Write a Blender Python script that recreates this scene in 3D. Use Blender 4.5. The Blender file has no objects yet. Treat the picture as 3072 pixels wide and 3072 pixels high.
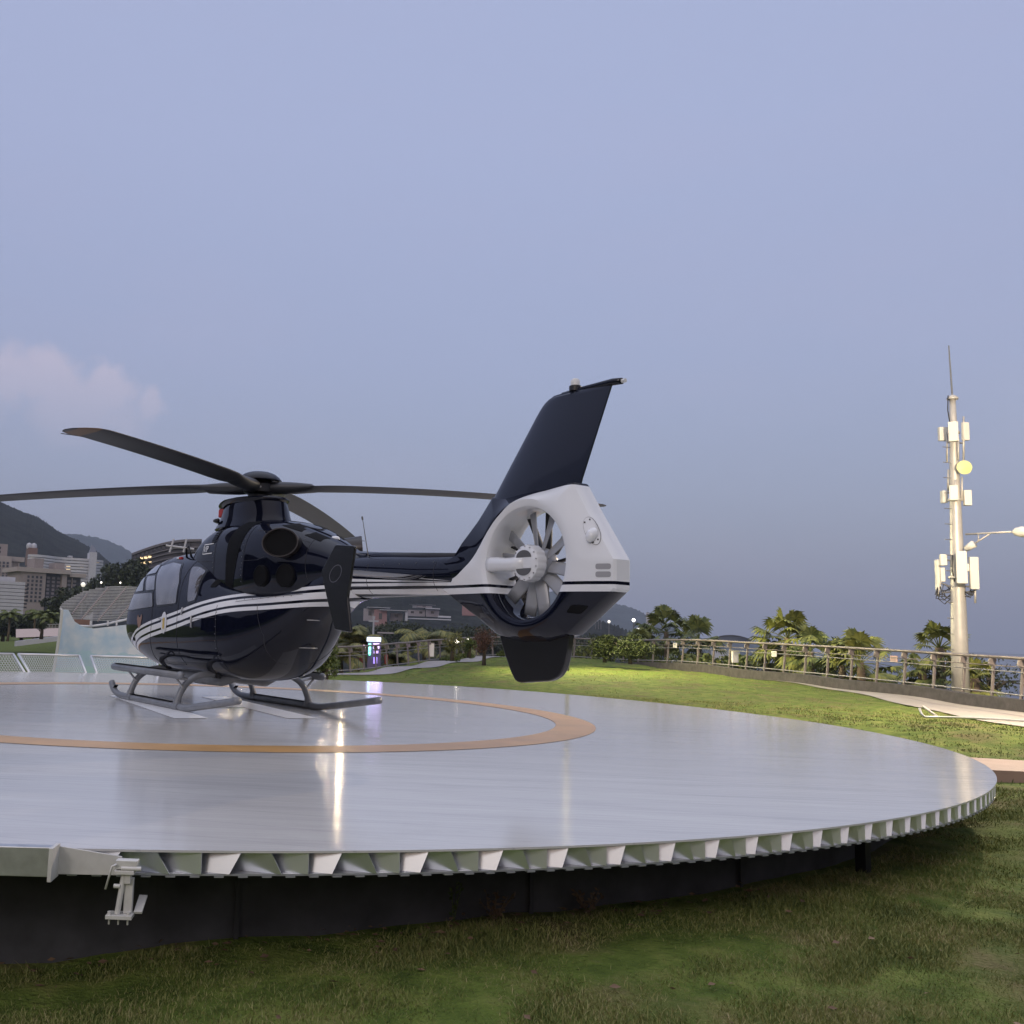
import bpy, bmesh, math, random
import numpy as np
from mathutils import Vector, Matrix
random.seed(7); RNG = np.random.default_rng(7)
scene = bpy.context.scene
# ---------------------------------------------------------------- camera
FPX, PITCH, ROLL, CAMH = 2997.369, 0.121710, 0.0383388, 1.15995   # focal in px of a 3072 px frame
PX, PY, KK = 1024.0, 1536.0, 3072/1932
cp, sp, cr_, sr_ = math.cos(PITCH), math.sin(PITCH), math.cos(ROLL), math.sin(ROLL)
cam_d = bpy.data.cameras.new('camera'); cam = bpy.data.objects.new('camera', cam_d)
scene.collection.objects.link(cam); scene.camera = cam
right = Vector((1,0,0)); up = Vector((0,-sp,cp)); fwd = Vector((0,cp,sp))
R_ = right*cr_ + up*sr_; U_ = -right*sr_ + up*cr_
m = Matrix((R_, U_, -fwd)).transposed().to_4x4(); m.translation = Vector((0,0,CAMH)); cam.matrix_world = m
cam_d.sensor_width = 36; cam_d.lens = 36*FPX/3072; cam_d.shift_x = (1536-PX)/3072; cam_d.clip_start = .1; cam_d.clip_end = 30000
def ray(u, v):
    Xp = u*KK-PX; Yp = -(v*KK-PY)
    X2 = cr_*Xp-sr_*Yp; Y2 = sr_*Xp+cr_*Yp
    return np.array([X2, FPX*cp-Y2*sp, FPX*sp+Y2*cp])
def at(u, v, r):                                   # point seen at (u,v) of a 1932 px view, r metres away along the ground
    d = ray(u, v); return np.array([0,0,CAMH]) + d*(r/math.hypot(d[0], d[1]))
def atz(u, v, z):
    d = ray(u, v); return np.array([0,0,CAMH]) + d*((z-CAMH)/d[2])
scene.render.resolution_x = scene.render.resolution_y = 1024
scene.view_settings.view_transform = 'Standard'; scene.view_settings.look = 'None'
scene.view_settings.exposure = 0.0; scene.view_settings.gamma = 1
# ---------------------------------------------------------------- node helpers
def lin(c):
    return tuple(((x/255)/12.92 if x/255 <= .04045 else ((x/255+.055)/1.055)**2.4) for x in c)+(1,)
class NT:
    def __init__(s, nt): s.nt = nt; s.n = nt.nodes; s.l = nt.links
    def add(s, typ, inp=None, **kw):
        n = s.n.new(typ)
        for k, v in kw.items(): setattr(n, k, v)
        if inp:
            for k, v in inp.items():
                so = n.inputs[k]
                if hasattr(v, 'links') or isinstance(v, bpy.types.NodeSocket): s.l.new(v, so)
                else: so.default_value = v
        return n
    def math(s, op, a, b=0.0, c=None, clamp=False):
        n = s.n.new('ShaderNodeMath'); n.operation = op; n.use_clamp = clamp
        for i, v in enumerate((a, b) if c is None else (a, b, c)):
            if isinstance(v, bpy.types.NodeSocket): s.l.new(v, n.inputs[i])
            else: n.inputs[i].default_value = v
        return n.outputs[0]
    def mix(s, f, a, b):
        n = s.n.new('ShaderNodeMix'); n.data_type = 'RGBA'
        for i, v in ((0, f), (6, a), (7, b)):
            if isinstance(v, bpy.types.NodeSocket): s.l.new(v, n.inputs[i])
            else: n.inputs[i].default_value = v
        return n.outputs[2]
    def ramp(s, f, stops, interp='LINEAR'):
        n = s.n.new('ShaderNodeValToRGB'); n.color_ramp.interpolation = interp
        s.l.new(f, n.inputs[0]); e = n.color_ramp.elements
        while len(e) < len(stops): e.new(.5)
        for el, (p, c) in zip(e, stops): el.position = p; el.color = c if len(c) == 4 else tuple(c)+(1,)
        return n.outputs[0]
    def noise(s, vec, scale, detail=4, rough=.55, dim='3D'):
        n = s.n.new('ShaderNodeTexNoise'); s.l.new(vec, n.inputs['Vector'])
        n.inputs['Scale'].default_value = scale; n.inputs['Detail'].default_value = detail; n.inputs['Roughness'].default_value = rough
        return n.outputs[0]
# ---------------------------------------------------------------- world: dusk sky
SUN_EL, SUN_ROT = math.radians(4.0), math.radians(200)
w = bpy.data.worlds.new('World'); scene.world = w; w.use_nodes = True
T = NT(w.node_tree); T.n.clear()
tc = T.add('ShaderNodeTexCoord').outputs['Generated']
sepn = T.add('ShaderNodeSeparateXYZ', {0: tc}); sx, sy, sz = sepn.outputs
el = T.math('ARCSINE', sz)
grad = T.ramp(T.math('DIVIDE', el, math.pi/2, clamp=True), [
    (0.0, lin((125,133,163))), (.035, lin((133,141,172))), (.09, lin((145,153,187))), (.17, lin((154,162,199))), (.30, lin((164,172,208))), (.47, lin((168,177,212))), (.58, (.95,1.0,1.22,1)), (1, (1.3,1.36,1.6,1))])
sky = T.add('ShaderNodeTexSky', sky_type='NISHITA', sun_disc=False, sun_elevation=SUN_EL, sun_rotation=SUN_ROT, altitude=20, dust_density=2.5)
# the western half, behind the camera, is the bright side of dusk
west = T.math('MULTIPLY', T.math('SUBTRACT', 0.25, sy, clamp=True), .55)
grad = T.mix(west, grad, lin((235,215,205)))
# small pink evening cloud low in the north-west
nz = T.add('ShaderNodeTexNoise', {'Vector': tc, 'Scale': 26.0, 'Detail': 8.0, 'Roughness': .66})
off = T.add('ShaderNodeVectorMath', {0: nz.outputs['Color'], 1: (.5,.5,.5)}, operation='SUBTRACT')
offs = T.add('ShaderNodeVectorMath', {0: off.outputs[0], 'Scale': .05}, operation='SCALE')
pv = T.add('ShaderNodeVectorMath', {0: tc, 1: offs.outputs[0]}, operation='ADD').outputs[0]
cm = None
for (u, v, rad, amp) in ((95,712,62,1),(198,735,56,1),(282,762,38,.8),(15,712,62,.8),(140,780,88,.9),(-60,740,80,.7),(230,800,60,.5)):
    d = ray(u, v); d = d/np.linalg.norm(d)
    dist = T.add('ShaderNodeVectorMath', {0: pv, 1: tuple(d)}, operation='DISTANCE').outputs['Value']
    mm = T.math('MULTIPLY', T.math('SUBTRACT', 1.0, T.math('DIVIDE', dist, rad/1885*1.05), clamp=True), 2.6*amp, clamp=True)
    cm = mm if cm is None else T.math('MAXIMUM', cm, mm)
base_fade = T.math('MULTIPLY', T.math('SUBTRACT', el, .155, clamp=True), 8.0, clamp=True)
wmp = T.add('ShaderNodeMapping', {'Vector': tc, 'Scale': (1,1,3.2)}).outputs[0]; wisp = T.noise(wmp, 3.0, 7, .6)
grad = T.mix(T.math('MULTIPLY', T.math('MULTIPLY', cm, base_fade), .95), grad, lin((196,184,206)))
grad = T.mix(T.math('MULTIPLY', T.math('SUBTRACT', wisp, .45, clamp=True), .75), grad, lin((172,168,200)))
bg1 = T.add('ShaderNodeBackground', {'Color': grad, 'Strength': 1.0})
bg2 = T.add('ShaderNodeBackground', {'Color': sky.outputs[0], 'Strength': .05})
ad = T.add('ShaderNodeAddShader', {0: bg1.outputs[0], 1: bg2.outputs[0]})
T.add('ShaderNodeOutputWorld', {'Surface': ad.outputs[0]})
# ---------------------------------------------------------------- sun (already at the horizon: weak and very soft)
sd = bpy.data.lights.new('sun', 'SUN'); sd.energy = .6; sd.angle = math.radians(12); sd.color = (1,.93,.88)
so = bpy.data.objects.new('sun', sd); scene.collection.objects.link(so)
so.rotation_euler = (math.radians(62), 0, math.radians(-28))
# ---------------------------------------------------------------- materials
MATS = {}
def mat(name, col, rough=.6, metal=0, noise=None, bump=None, coat=0, emit=None, spec=None):
    if name in MATS: return MATS[name]
    mt = bpy.data.materials.new(name); mt.use_nodes = True; t = NT(mt.node_tree); b = t.n['Principled BSDF']
    b.inputs['Base Color'].default_value = tuple(col)+(1,); b.inputs['Roughness'].default_value = rough; b.inputs['Metallic'].default_value = metal
    if coat: b.inputs['Coat Weight'].default_value = coat; b.inputs['Coat Roughness'].default_value = .03
    if spec is not None: b.inputs['Specular IOR Level'].default_value = spec
    co = t.add('ShaderNodeTexCoord').outputs['Object']
    if noise:
        sc, amt = noise[:2]
        f = t.noise(co, sc, 5)
        dark = tuple(c*(1-amt) for c in col)+(1,); light = tuple(min(1, c*(1+amt)) for c in col)+(1,)
        if len(noise) > 2: light = tuple(noise[2])+(1,)
        t.l.new(t.ramp(f, [(.3, dark), (.7, light)]), b.inputs['Base Color'])
    if bump:
        f = t.noise(co, bump[0], 4)
        bn = t.add('ShaderNodeBump', {'Height': f, 'Strength': bump[1], 'Distance': bump[2] if len(bump) > 2 else .02})
        t.l.new(bn.outputs[0], b.inputs['Normal'])
    if emit: b.inputs['Emission Color'].default_value = tuple(emit[0])+(1,); b.inputs['Emission Strength'].default_value = emit[1]
    MATS[name] = mt; return mt
# ---------------------------------------------------------------- mesh helpers
COLL = scene.collection
def mesh_obj(name, V, Fc, m, parent=None, smooth=False, autosmooth=None):
    me = bpy.data.meshes.new(name); me.from_pydata([tuple(map(float, v)) for v in V], [], Fc); me.update()
    if isinstance(m, (list, tuple)):
        for x in m: me.materials.append(x)
    elif m: me.materials.append(m)
    if smooth: me.polygons.foreach_set('use_smooth', [True]*len(me.polygons))
    o = bpy.data.objects.new(name, me); COLL.objects.link(o)
    if parent: o.parent = parent
    if autosmooth is not None:
        bm = bmesh.new(); bm.from_mesh(me)
        for e in bm.edges:
            e.smooth = not (len(e.link_faces) == 2 and e.calc_face_angle(0) > math.radians(autosmooth))
        for f in bm.faces: f.smooth = True
        bm.to_mesh(me); bm.free()
    return o
class MB:
    def __init__(s): s.v = []; s.f = []
    def split_obj(s, name, m, parent=None, **kw):
        # one object per separate piece
        par = list(range(len(s.v)))
        def find(a):
            while par[a] != a: par[a] = par[par[a]]; a = par[a]
            return a
        for f in s.f:
            for i in f[1:]: par[find(i)] = find(f[0])
        grp = {}
        for f in s.f: grp.setdefault(find(f[0]), []).append(f)
        out = []
        for fs in grp.values():
            ids = sorted({i for f in fs for i in f}); mp_ = {i: k for k, i in enumerate(ids)}
            b = MB(); b.v = [s.v[i] for i in ids]; b.f = [tuple(mp_[i] for i in f) for f in fs]; out.append(b.obj(name, m, parent, **kw))
        return out
    def add(s, V, F):
        n = len(s.v); s.v += [tuple(map(float, p)) for p in V]; s.f += [tuple(i+n for i in f) for f in F]; return s
    def box(s, c, d, rot=None):
        c = Vector(c); q = []
        for z in (-.5,.5):
            for y in (-.5,.5):
                for x in (-.5,.5):
                    p = Vector((x*d[0], y*d[1], z*d[2]))
                    if rot is not None: p = rot @ p
                    q.append(c+p)
        return s.add(q, [(0,2,3,1),(4,5,7,6),(0,1,5,4),(2,6,7,3),(0,4,6,2),(1,3,7,5)])
    def tube(s, pts, rad, n=10, cap=True):
        pts = [Vector(p) for p in pts]; k = len(pts)
        rads = rad if isinstance(rad, (list, tuple)) else [rad]*k
        up0 = None; rings = []
        for i, p in enumerate(pts):
            t = (pts[min(i+1,k-1)]-pts[max(i-1,0)]).normalized()
            if up0 is None: up0 = t.orthogonal().normalized()
            a = (up0 - t*up0.dot(t)).normalized(); b = t.cross(a); up0 = a
            rings.append([p+(a*math.cos(2*math.pi*j/n)+b*math.sin(2*math.pi*j/n))*rads[i] for j in range(n)])
        V = [q for r in rings for q in r]; Fc = []
        for i in range(k-1):
            for j in range(n): Fc.append((i*n+j, i*n+(j+1)%n, (i+1)*n+(j+1)%n, (i+1)*n+j))
        if cap: Fc.append(tuple(range(n-1,-1,-1))); Fc.append(tuple((k-1)*n+j for j in range(n)))
        return s.add(V, Fc)
    def lathe(s, prof, c=(0,0,0), n=32, axis='z', rot=None):
        V = []
        for (r, h) in prof:
            for j in range(n):
                a = 2*math.pi*j/n; p = Vector((r*math.cos(a), r*math.sin(a), h))
                if axis == 'y': p = Vector((p.x, p.z, p.y))
                if axis == 'x': p = Vector((p.z, p.x, p.y))
                if rot is not None: p = rot @ p
                V.append(Vector(c)+p)
        Fc = [(i*n+j, i*n+(j+1)%n, (i+1)*n+(j+1)%n, (i+1)*n+j) for i in range(len(prof)-1) for j in range(n)]
        return s.add(V, Fc)
    def prism(s, poly, y0, y1, plane='xz'):
        n = len(poly)
        f = (lambda a, b, y: (a, y, b)) if plane == 'xz' else ((lambda a, b, y: (a, b, y)) if plane == 'xy' else (lambda a, b, y: (y, a, b)))
        V = [f(a, b, y0) for a, b in poly]+[f(a, b, y1) for a, b in poly]
        return s.add(V, [tuple(range(n)), tuple(range(2*n-1, n-1, -1))]+[(i, i+n, (i+1)%n+n, (i+1)%n) for i in range(n)])
    def obj(s, name, m, parent=None, smooth=False, autosmooth=None, bevel=0):
        o = mesh_obj(name, s.v, s.f, m, parent, smooth, autosmooth)
        bm = bmesh.new(); bm.from_mesh(o.data); bmesh.ops.recalc_face_normals(bm, faces=bm.faces)
        if bevel:
            bmesh.ops.bevel(bm, geom=[e for e in bm.edges if len(e.link_faces) == 2 and e.calc_face_angle(0) > .5], offset=bevel, segments=2, affect='EDGES', profile=.6)
        bm.to_mesh(o.data); bm.free(); return o
def empty(name, loc=(0,0,0), rz=0, label=None, cat=None, group=None):
    o = bpy.data.objects.new(name, None); COLL.objects.link(o); o.location = tuple(map(float, loc)); o.rotation_euler = (0,0,rz); o.empty_display_size = .3
    tag(o, label, cat, group); return o
def tag(o, label=None, cat=None, group=None, kind=None):
    if label: o['label'] = label
    if cat: o['category'] = cat
    if group: o['group'] = group
    if kind: o['kind'] = kind
    return o
def dup(root, loc=None, rz=None, label=None, scale=None):
    r = root.copy(); COLL.objects.link(r)
    if loc is not None: r.location = tuple(map(float, loc))
    if rz is not None: r.rotation_euler = (0,0,rz)
    if scale is not None: r.scale = (scale,)*3
    if label: r['label'] = label
    for ch in list(root.children):
        c = ch.copy(); COLL.objects.link(c); c.parent = r
        for g in list(ch.children):
            d = g.copy(); COLL.objects.link(d); d.parent = c
    return r
def grid_faces(nu, nv, closed=False):
    Fc = []
    for i in range(nu-1):
        for j in range(nv if closed else nv-1): Fc.append((i*nv+j, i*nv+(j+1)%nv, (i+1)*nv+(j+1)%nv, (i+1)*nv+j))
    return Fc

# ================================================================ THE SETTING
DC = np.array([-1.9963, 15.5085]); DR = 10.14            # helipad centre and radius, deck top at z = 0
CTRL = np.array([(0,4,-.8),(-4,4,-1.0),(0,0,-.85),(3,3,-.8),(6,4,-.75),(-3.5,5.3,-1.0),(-1.7,5.75,-.86),(-.58,6.28,-.7),(.2,6.5,-.66),(.95,6.7,-.6),(1.75,7.1,-.6),(3.5,8.1,-.58),(4.9,9,-.6),
 (7,10,-.6),(9.5,13.2,-.52),(12,12.5,-.55),(11,16,-.42),(9,17,-.42),(13,20,-.22),(18,28,-.25),(18.5,34,-.12),(17.5,40,-.02),(16,47,.08),(14.5,52,.22),(13.4,56,.35),(9,58,.22),(6,53,-.05),(3.2,49,-.3),(.7,44,-.52),(-5,37,-.7),
 (20,20,-.3),(24,10,-.4),(8,27,-.3),(12,38,-.02),(8,45,.0),(-2,27,-.6),(-12,5,-1.1),(-13,25,-.9),(-30,60,-.9),(-20,-10,-1.0),(20,-10,-.9),(-40,20,-1.0),(-3,15,-.8),(-60,100,-.9),(-60,-20,-1),(40,-20,-.8)], float)
FENCE = [(-4.6,38.0),(-1.5,41.4),(.7,44.1),(3.2,49.2),(5.6,53.6),(8.4,57.2),(11.2,58.2),(13.3,56.0),(15.0,52.4),(16.3,47.0),(17.4,40.0),(18.2,34.6),(18.7,30.5),(18.6,27.0),(18.2,23.5),(17.6,19.5)]
def spline(pts, n):
    P = np.array(pts, float); out = []
    for i in range(len(P)-1):
        p0, p1, p2, p3 = P[max(i-1,0)], P[i], P[i+1], P[min(i+2,len(P)-1)]
        for k in range(n):
            t = k/n; out.append(.5*((2*p1)+(-p0+p2)*t+(2*p0-5*p1+4*p2-p3)*t*t+(-p0+3*p1-3*p2+p3)*t**3))
    out.append(P[-1]); return np.array(out)
def resample(P, step):
    d = np.r_[0, np.cumsum(np.linalg.norm(np.diff(P, axis=0), axis=1))]; n = int(d[-1]/step)+1
    q = np.linspace(0, d[-1], n); return np.stack([np.interp(q, d, P[:,k]) for k in range(P.shape[1])], 1)
FL = resample(spline(FENCE, 12), .5)
FLX = np.vstack([[(-9.5,32.0),(-7.5,34.5)], FL, [(17.2,15.0),(17.0,8.0),(17.5,-60.0)]])
def lawn_z(x, y):
    x = np.asarray(x, float); y = np.asarray(y, float)
    d2 = (x[...,None]-CTRL[:,0])**2+(y[...,None]-CTRL[:,1])**2+.15
    wt = 1/d2**1.6; return (wt*CTRL[:,2]).sum(-1)/wt.sum(-1)
def outside(x, y):
    # distance beyond the fence line (positive outside, towards the sea)
    x = np.asarray(x, float); y = np.asarray(y, float); best = np.full(x.shape, 1e9); sgn = np.zeros(x.shape)
    A = FLX[:-1]; B = FLX[1:]
    for a, b in zip(A[::1], B[::1]):
        e = b-a; L2 = e@e
        t = np.clip(((x-a[0])*e[0]+(y-a[1])*e[1])/L2, 0, 1)
        dx = x-(a[0]+t*e[0]); dy = y-(a[1]+t*e[1]); d = np.hypot(dx, dy)
        c = e[0]*dy-e[1]*dx
        u = d < best; best = np.where(u, d, best); sgn = np.where(u, np.where(c > 0, 1, -1), sgn)
    return best*sgn
def ground_z(x, y):
    o = outside(x, y); z = lawn_z(x, y)
    x = np.asarray(x, float); y = np.asarray(y, float)
    ang = np.arctan2(y-40, x-0)                             # gentle on the north-west, steep towards the sea on the east
    east = np.clip((x+4)/12, 0, 1)
    drop = np.clip(o-.6, 0, None)
    return np.where(o > .6, z-.15-np.minimum(drop*(.05+.75*east), 3+20*east), z)
co_mat = {}
def ground_mat():
    mt = bpy.data.materials.new('lawn_soil'); mt.use_nodes = True; t = NT(mt.node_tree); b = t.n['Principled BSDF']
    co = t.add('ShaderNodeTexCoord').outputs['Object']
    n1 = t.noise(co, .8, 7, .65); n2 = t.noise(co, 3.2, 6); n3 = t.noise(co, 30, 3)
    g = t.ramp(n2, [(.3, (.055,.085,.018)), (.5, (.105,.145,.030)), (.72, (.18,.205,.055))])
    br = t.ramp(n3, [(.35, (.060,.042,.026)), (.7, (.17,.125,.075))])
    f = t.ramp(n1, [(.50, (0,0,0)), (.66, (.75,.75,.75))])
    t.l.new(t.mix(f, g, br), b.inputs['Base Color']); b.inputs['Roughness'].default_value = .9; b.inputs['Specular IOR Level'].default_value = .1
    bn = t.add('ShaderNodeBump', {'Height': t.math('ADD', n2, t.math('MULTIPLY', n3, .4)), 'Strength': .8, 'Distance': .08}); t.l.new(bn.outputs[0], b.inputs['Normal'])
    return mt
xs = np.concatenate([-np.geomspace(60, 1500, 22)[::-1], np.linspace(-56, -14, 16), np.linspace(-12.5, 24, 105), np.linspace(25.5, 60, 16)])
ys = np.concatenate([-np.geomspace(8, 300, 12)[::-1], np.linspace(-6, 1, 8), np.linspace(1.4, 20, 62), np.linspace(20.5, 66, 100), np.linspace(68, 130, 24), np.geomspace(138, 1500, 18)])
X, Y = np.meshgrid(xs, ys, indexing='ij')
Z = ground_z(X, Y)
rough_ = RNG.normal(0, .012, Z.shape); Z = Z + np.where((np.abs(X+2) < 30) & (Y < 62), rough_, 0)
Z = np.where(X > 45, np.minimum(Z, -16), Z)
gv = np.stack([X, Y, Z], -1).reshape(-1, 3)
tag(mesh_obj('ground', gv, grid_faces(len(xs), len(ys)), ground_mat(), smooth=True), kind='structure')
# sea
def sea_mat():
    mt = mat('sea_water', (.05,.062,.095), .35, spec=.5); t = NT(mt.node_tree); co = t.add('ShaderNodeTexCoord').outputs['Object']
    mp = t.add('ShaderNodeMapping', {'Vector': co, 'Scale': (1,.35,1)}).outputs[0]
    bn = t.add('ShaderNodeBump', {'Height': t.noise(mp, .6, 8, .6), 'Strength': 1.0, 'Distance': .35}); t.l.new(bn.outputs[0], t.n['Principled BSDF'].inputs['Normal'])
    return mt
SEA = -15.0
tag(mesh_obj('sea', [(-12000,-2500,SEA),(12000,-2500,SEA),(12000,16000,SEA),(-12000,16000,SEA)], [(0,1,2,3)], sea_mat()), kind='structure')
# hills --------------------------------------------------------
def hill_mat(name, c1, c2, sc):
    mt = bpy.data.materials.new(name); mt.use_nodes = True; t = NT(mt.node_tree); b = t.n['Principled BSDF']
    co = t.add('ShaderNodeTexCoord').outputs['Object']; n1 = t.noise(co, sc, 8, .7)
    t.l.new(t.ramp(n1, [(.35, c1), (.65, c2)]), b.inputs['Base Color']); b.inputs['Roughness'].default_value = .95; b.inputs['Specular IOR Level'].default_value = .1
    bn = t.add('ShaderNodeBump', {'Height': n1, 'Strength': 1.0, 'Distance': 6.0}); t.l.new(bn.outputs[0], b.inputs['Normal']); return mt
def hill(name, pts, r, depth, m, base=-16, jit=1.0, sub=8):
    P = resample(spline(pts, 10), sub); n = len(P); rows = 14; V = []
    rr = np.random.default_rng(int(abs(pts[0][0])*7+r))
    jitv = rr.normal(0, 1, n)*jit
    for i, (u, v) in enumerate(P):
        top = at(u, v, r); d = top[:2]/np.linalg.norm(top[:2]); h = top[2]-base
        for k in range(rows):
            t = k/(rows-1); ph = (t*2-1)                         # -1 front foot .. 0 crest .. 1 back foot
            hh = h*(1-abs(ph)**1.35); q = top[:2]+d*ph*depth
            z = base+hh+(jitv[i] if k == rows//2 else rr.normal(0, jit*.35)*(1-abs(ph)))
            V.append((q[0], q[1], z))
    # crest row exactly at the ridge
    for i in range(n):
        top = at(*P[i], r); V[i*rows+rows//2] = (top[0], top[1], top[2]+jitv[i])
    return tag(mesh_obj(name, V, grid_faces(n, rows), m, smooth=True), kind='structure')
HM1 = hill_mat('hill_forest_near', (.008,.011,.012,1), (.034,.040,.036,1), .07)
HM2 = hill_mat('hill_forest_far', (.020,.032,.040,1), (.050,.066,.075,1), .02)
UNSEEN_BANK = []  # unseen dark bank added behind the camera to dim reflections and rim light
for i in range(40):
    a = math.radians(150+240*i/39); r_ = 75+6*math.sin(i*1.7)
    for k, (dr, zz) in enumerate(((-8,-2),(-6,5),(-2,10),(2,14+2*math.sin(i*2.3)),(10,12),(22,-2))): UNSEEN_BANK.append((math.sin(a-math.pi/2-math.radians(0))*0+math.cos(a)*(r_+dr)-2, math.sin(a)*(r_+dr)+6, zz))
tag(mesh_obj('hills', UNSEEN_BANK, grid_faces(40, 6), HM1, smooth=True), kind='structure')
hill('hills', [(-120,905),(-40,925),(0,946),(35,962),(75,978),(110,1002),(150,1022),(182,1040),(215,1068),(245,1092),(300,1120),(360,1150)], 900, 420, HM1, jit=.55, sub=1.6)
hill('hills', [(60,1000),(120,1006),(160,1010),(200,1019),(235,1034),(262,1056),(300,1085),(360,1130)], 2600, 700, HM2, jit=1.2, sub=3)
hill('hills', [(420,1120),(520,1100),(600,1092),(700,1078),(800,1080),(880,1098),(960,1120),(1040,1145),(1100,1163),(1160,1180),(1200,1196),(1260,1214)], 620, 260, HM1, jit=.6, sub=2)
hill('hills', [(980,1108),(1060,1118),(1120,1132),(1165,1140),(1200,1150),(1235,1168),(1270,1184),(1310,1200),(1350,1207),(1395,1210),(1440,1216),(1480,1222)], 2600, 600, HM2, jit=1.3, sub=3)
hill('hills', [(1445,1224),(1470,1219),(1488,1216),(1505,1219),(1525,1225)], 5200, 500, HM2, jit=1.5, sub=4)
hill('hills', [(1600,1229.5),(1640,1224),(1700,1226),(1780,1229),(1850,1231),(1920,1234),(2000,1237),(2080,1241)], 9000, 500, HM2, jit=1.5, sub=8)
# ---------------------------------------------------------------- helipad
def deck_mat():
    mt = bpy.data.materials.new('deck_aluminium_painted'); mt.use_nodes = True; t = NT(mt.node_tree); b = t.n['Principled BSDF']
    co = t.add('ShaderNodeTexCoord').outputs['Object']
    mp = t.add('ShaderNodeMapping', {'Vector': co, 'Scale': (.45,3.2,1), 'Rotation': (0,0,.24)}).outputs[0]
    n1 = t.noise(mp, 1.1, 8, .62); n2 = t.noise(co, .25, 3); n3 = t.noise(mp, 9, 4)
    c = t.ramp(n1, [(.26, (.44,.44,.44)), (.42, (.54,.535,.53)), (.58,(.58,.575,.565)), (.76, (.64,.635,.62))])
    c = t.mix(t.math('MULTIPLY', t.math('SUBTRACT', n2, .35, clamp=True), .6), c, (.47,.465,.46,1))
    n4 = t.noise(co, .9, 7, .7); c = t.mix(t.math('MULTIPLY', t.math('SUBTRACT', n4, .56, clamp=True), 1.6, clamp=True), c, (.36,.35,.35,1))
    n5 = t.noise(t.add('ShaderNodeMapping', {'Vector': co, 'Scale': (.8,3.5,1)}).outputs[0], 2.3, 6, .7); c = t.mix(t.math('MULTIPLY', t.math('SUBTRACT', n5, .64, clamp=True), 3.5, clamp=True), c, (.30,.28,.29,1))
    # plank seams every 0.46 m
    sp_ = t.add('ShaderNodeSeparateXYZ', {0: co}).outputs[0]
    sq_ = t.add('ShaderNodeSeparateXYZ', {0: co}).outputs[1]; fr = t.math('FRACT', t.math('DIVIDE', t.math('ADD', t.math('ADD', t.math('MULTIPLY', sp_, .242), t.math('MULTIPLY', sq_, .970)), 100.0), .45))
    seam = t.math('LESS_THAN', fr, .02)
    c = t.mix(t.math('MULTIPLY', seam, .35), c, (.3,.31,.33,1))
    t.l.new(c, b.inputs['Base Color'])
    t.l.new(t.math('ADD', .065, t.math('MULTIPLY', n4, .05)), b.inputs['Roughness'])
    b.inputs['Specular IOR Level'].default_value = .5
    bn = t.add('ShaderNodeBump', {'Height': t.noise(t.add('ShaderNodeMapping', {'Vector': co, 'Scale': (.05,3.0,1)}).outputs[0], 6.0, 5, .6), 'Strength': .42, 'Distance': .004}); t.l.new(bn.outputs[0], b.inputs['Normal'])
    return mt
ALU = mat('aluminium_extrusion', (.55,.56,.58), .38, .85, noise=(14,.12))
ALUP = mat('aluminium_primed', (.60,.59,.56), .5, .15, noise=(9,.10))
pad = empty('helipad', (DC[0], DC[1], 0), 0, 'large round pale helipad deck on a dark skirt with an orange ring, under the helicopter', 'helipad')
def rdeck(a):   # the plate is a shade out of round on its far side
    d = math.degrees(a) % 360; return DR + .55*math.exp(-((d-62)/26)**2) - .45*math.exp(-((d-128)/26)**2)
NA = 256; V = []; AN = [2*math.pi*i/NA for i in range(NA)]
for z in (0, -.012): V += [(rdeck(a)*math.cos(a), rdeck(a)*math.sin(a), z) for a in AN]
mb = MB(); mb.add(V, [tuple(range(NA)), tuple(range(2*NA-1, NA-1, -1))]+[(i, i+NA, (i+1)%NA+NA, (i+1)%NA) for i in range(NA)])
dp = mb.obj('deck_plate', deck_mat(), pad); dp.data.materials.append(mat('plate_underside_shade', (.05,.05,.055), .7))  # underside coloured dark, shade of the web cells put into the colour
for f_ in dp.data.polygons:
    if f_.normal.z < -.5: f_.material_index = 1
V = []
for i in range(160):
    a = 2*math.pi*i/160; V += [(5.265*math.cos(a), 5.265*math.sin(a), .004), (5.811*math.cos(a), 5.811*math.sin(a), .004)]
ORANGE = mat('orange_marking', (.50,.29,.11), .3, 0, noise=(1.5,.18), bump=(6,.1,.004))
mesh_obj('ring_marking', V, [(2*i, 2*i+1, (2*i+3)%320, (2*i+2)%320) for i in range(160)], ORANGE, pad)
WHITE = mat('white_marking', (.90,.91,.93), .28, 0, noise=(2,.05))
hd = np.array([-.41,.912]); hr = np.array([.912,.41]); hc = np.array([-1.97,15.42])-DC
mb = MB()
def quad_(c, l, w_, z=.004):
    mb.add([(*(c+hd*l/2*a+hr*w_/2*b_), z) for a, b_ in ((-1,-1),(-1,1),(1,1),(1,-1))], [(0,1,2,3)])
quad_(hc-hr*.785, 4.1, .46); quad_(hc+hr*.785, 4.1, .46); quad_(hc, .46, 1.11)
mb.obj('letter_h_marking', WHITE, pad)
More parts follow.
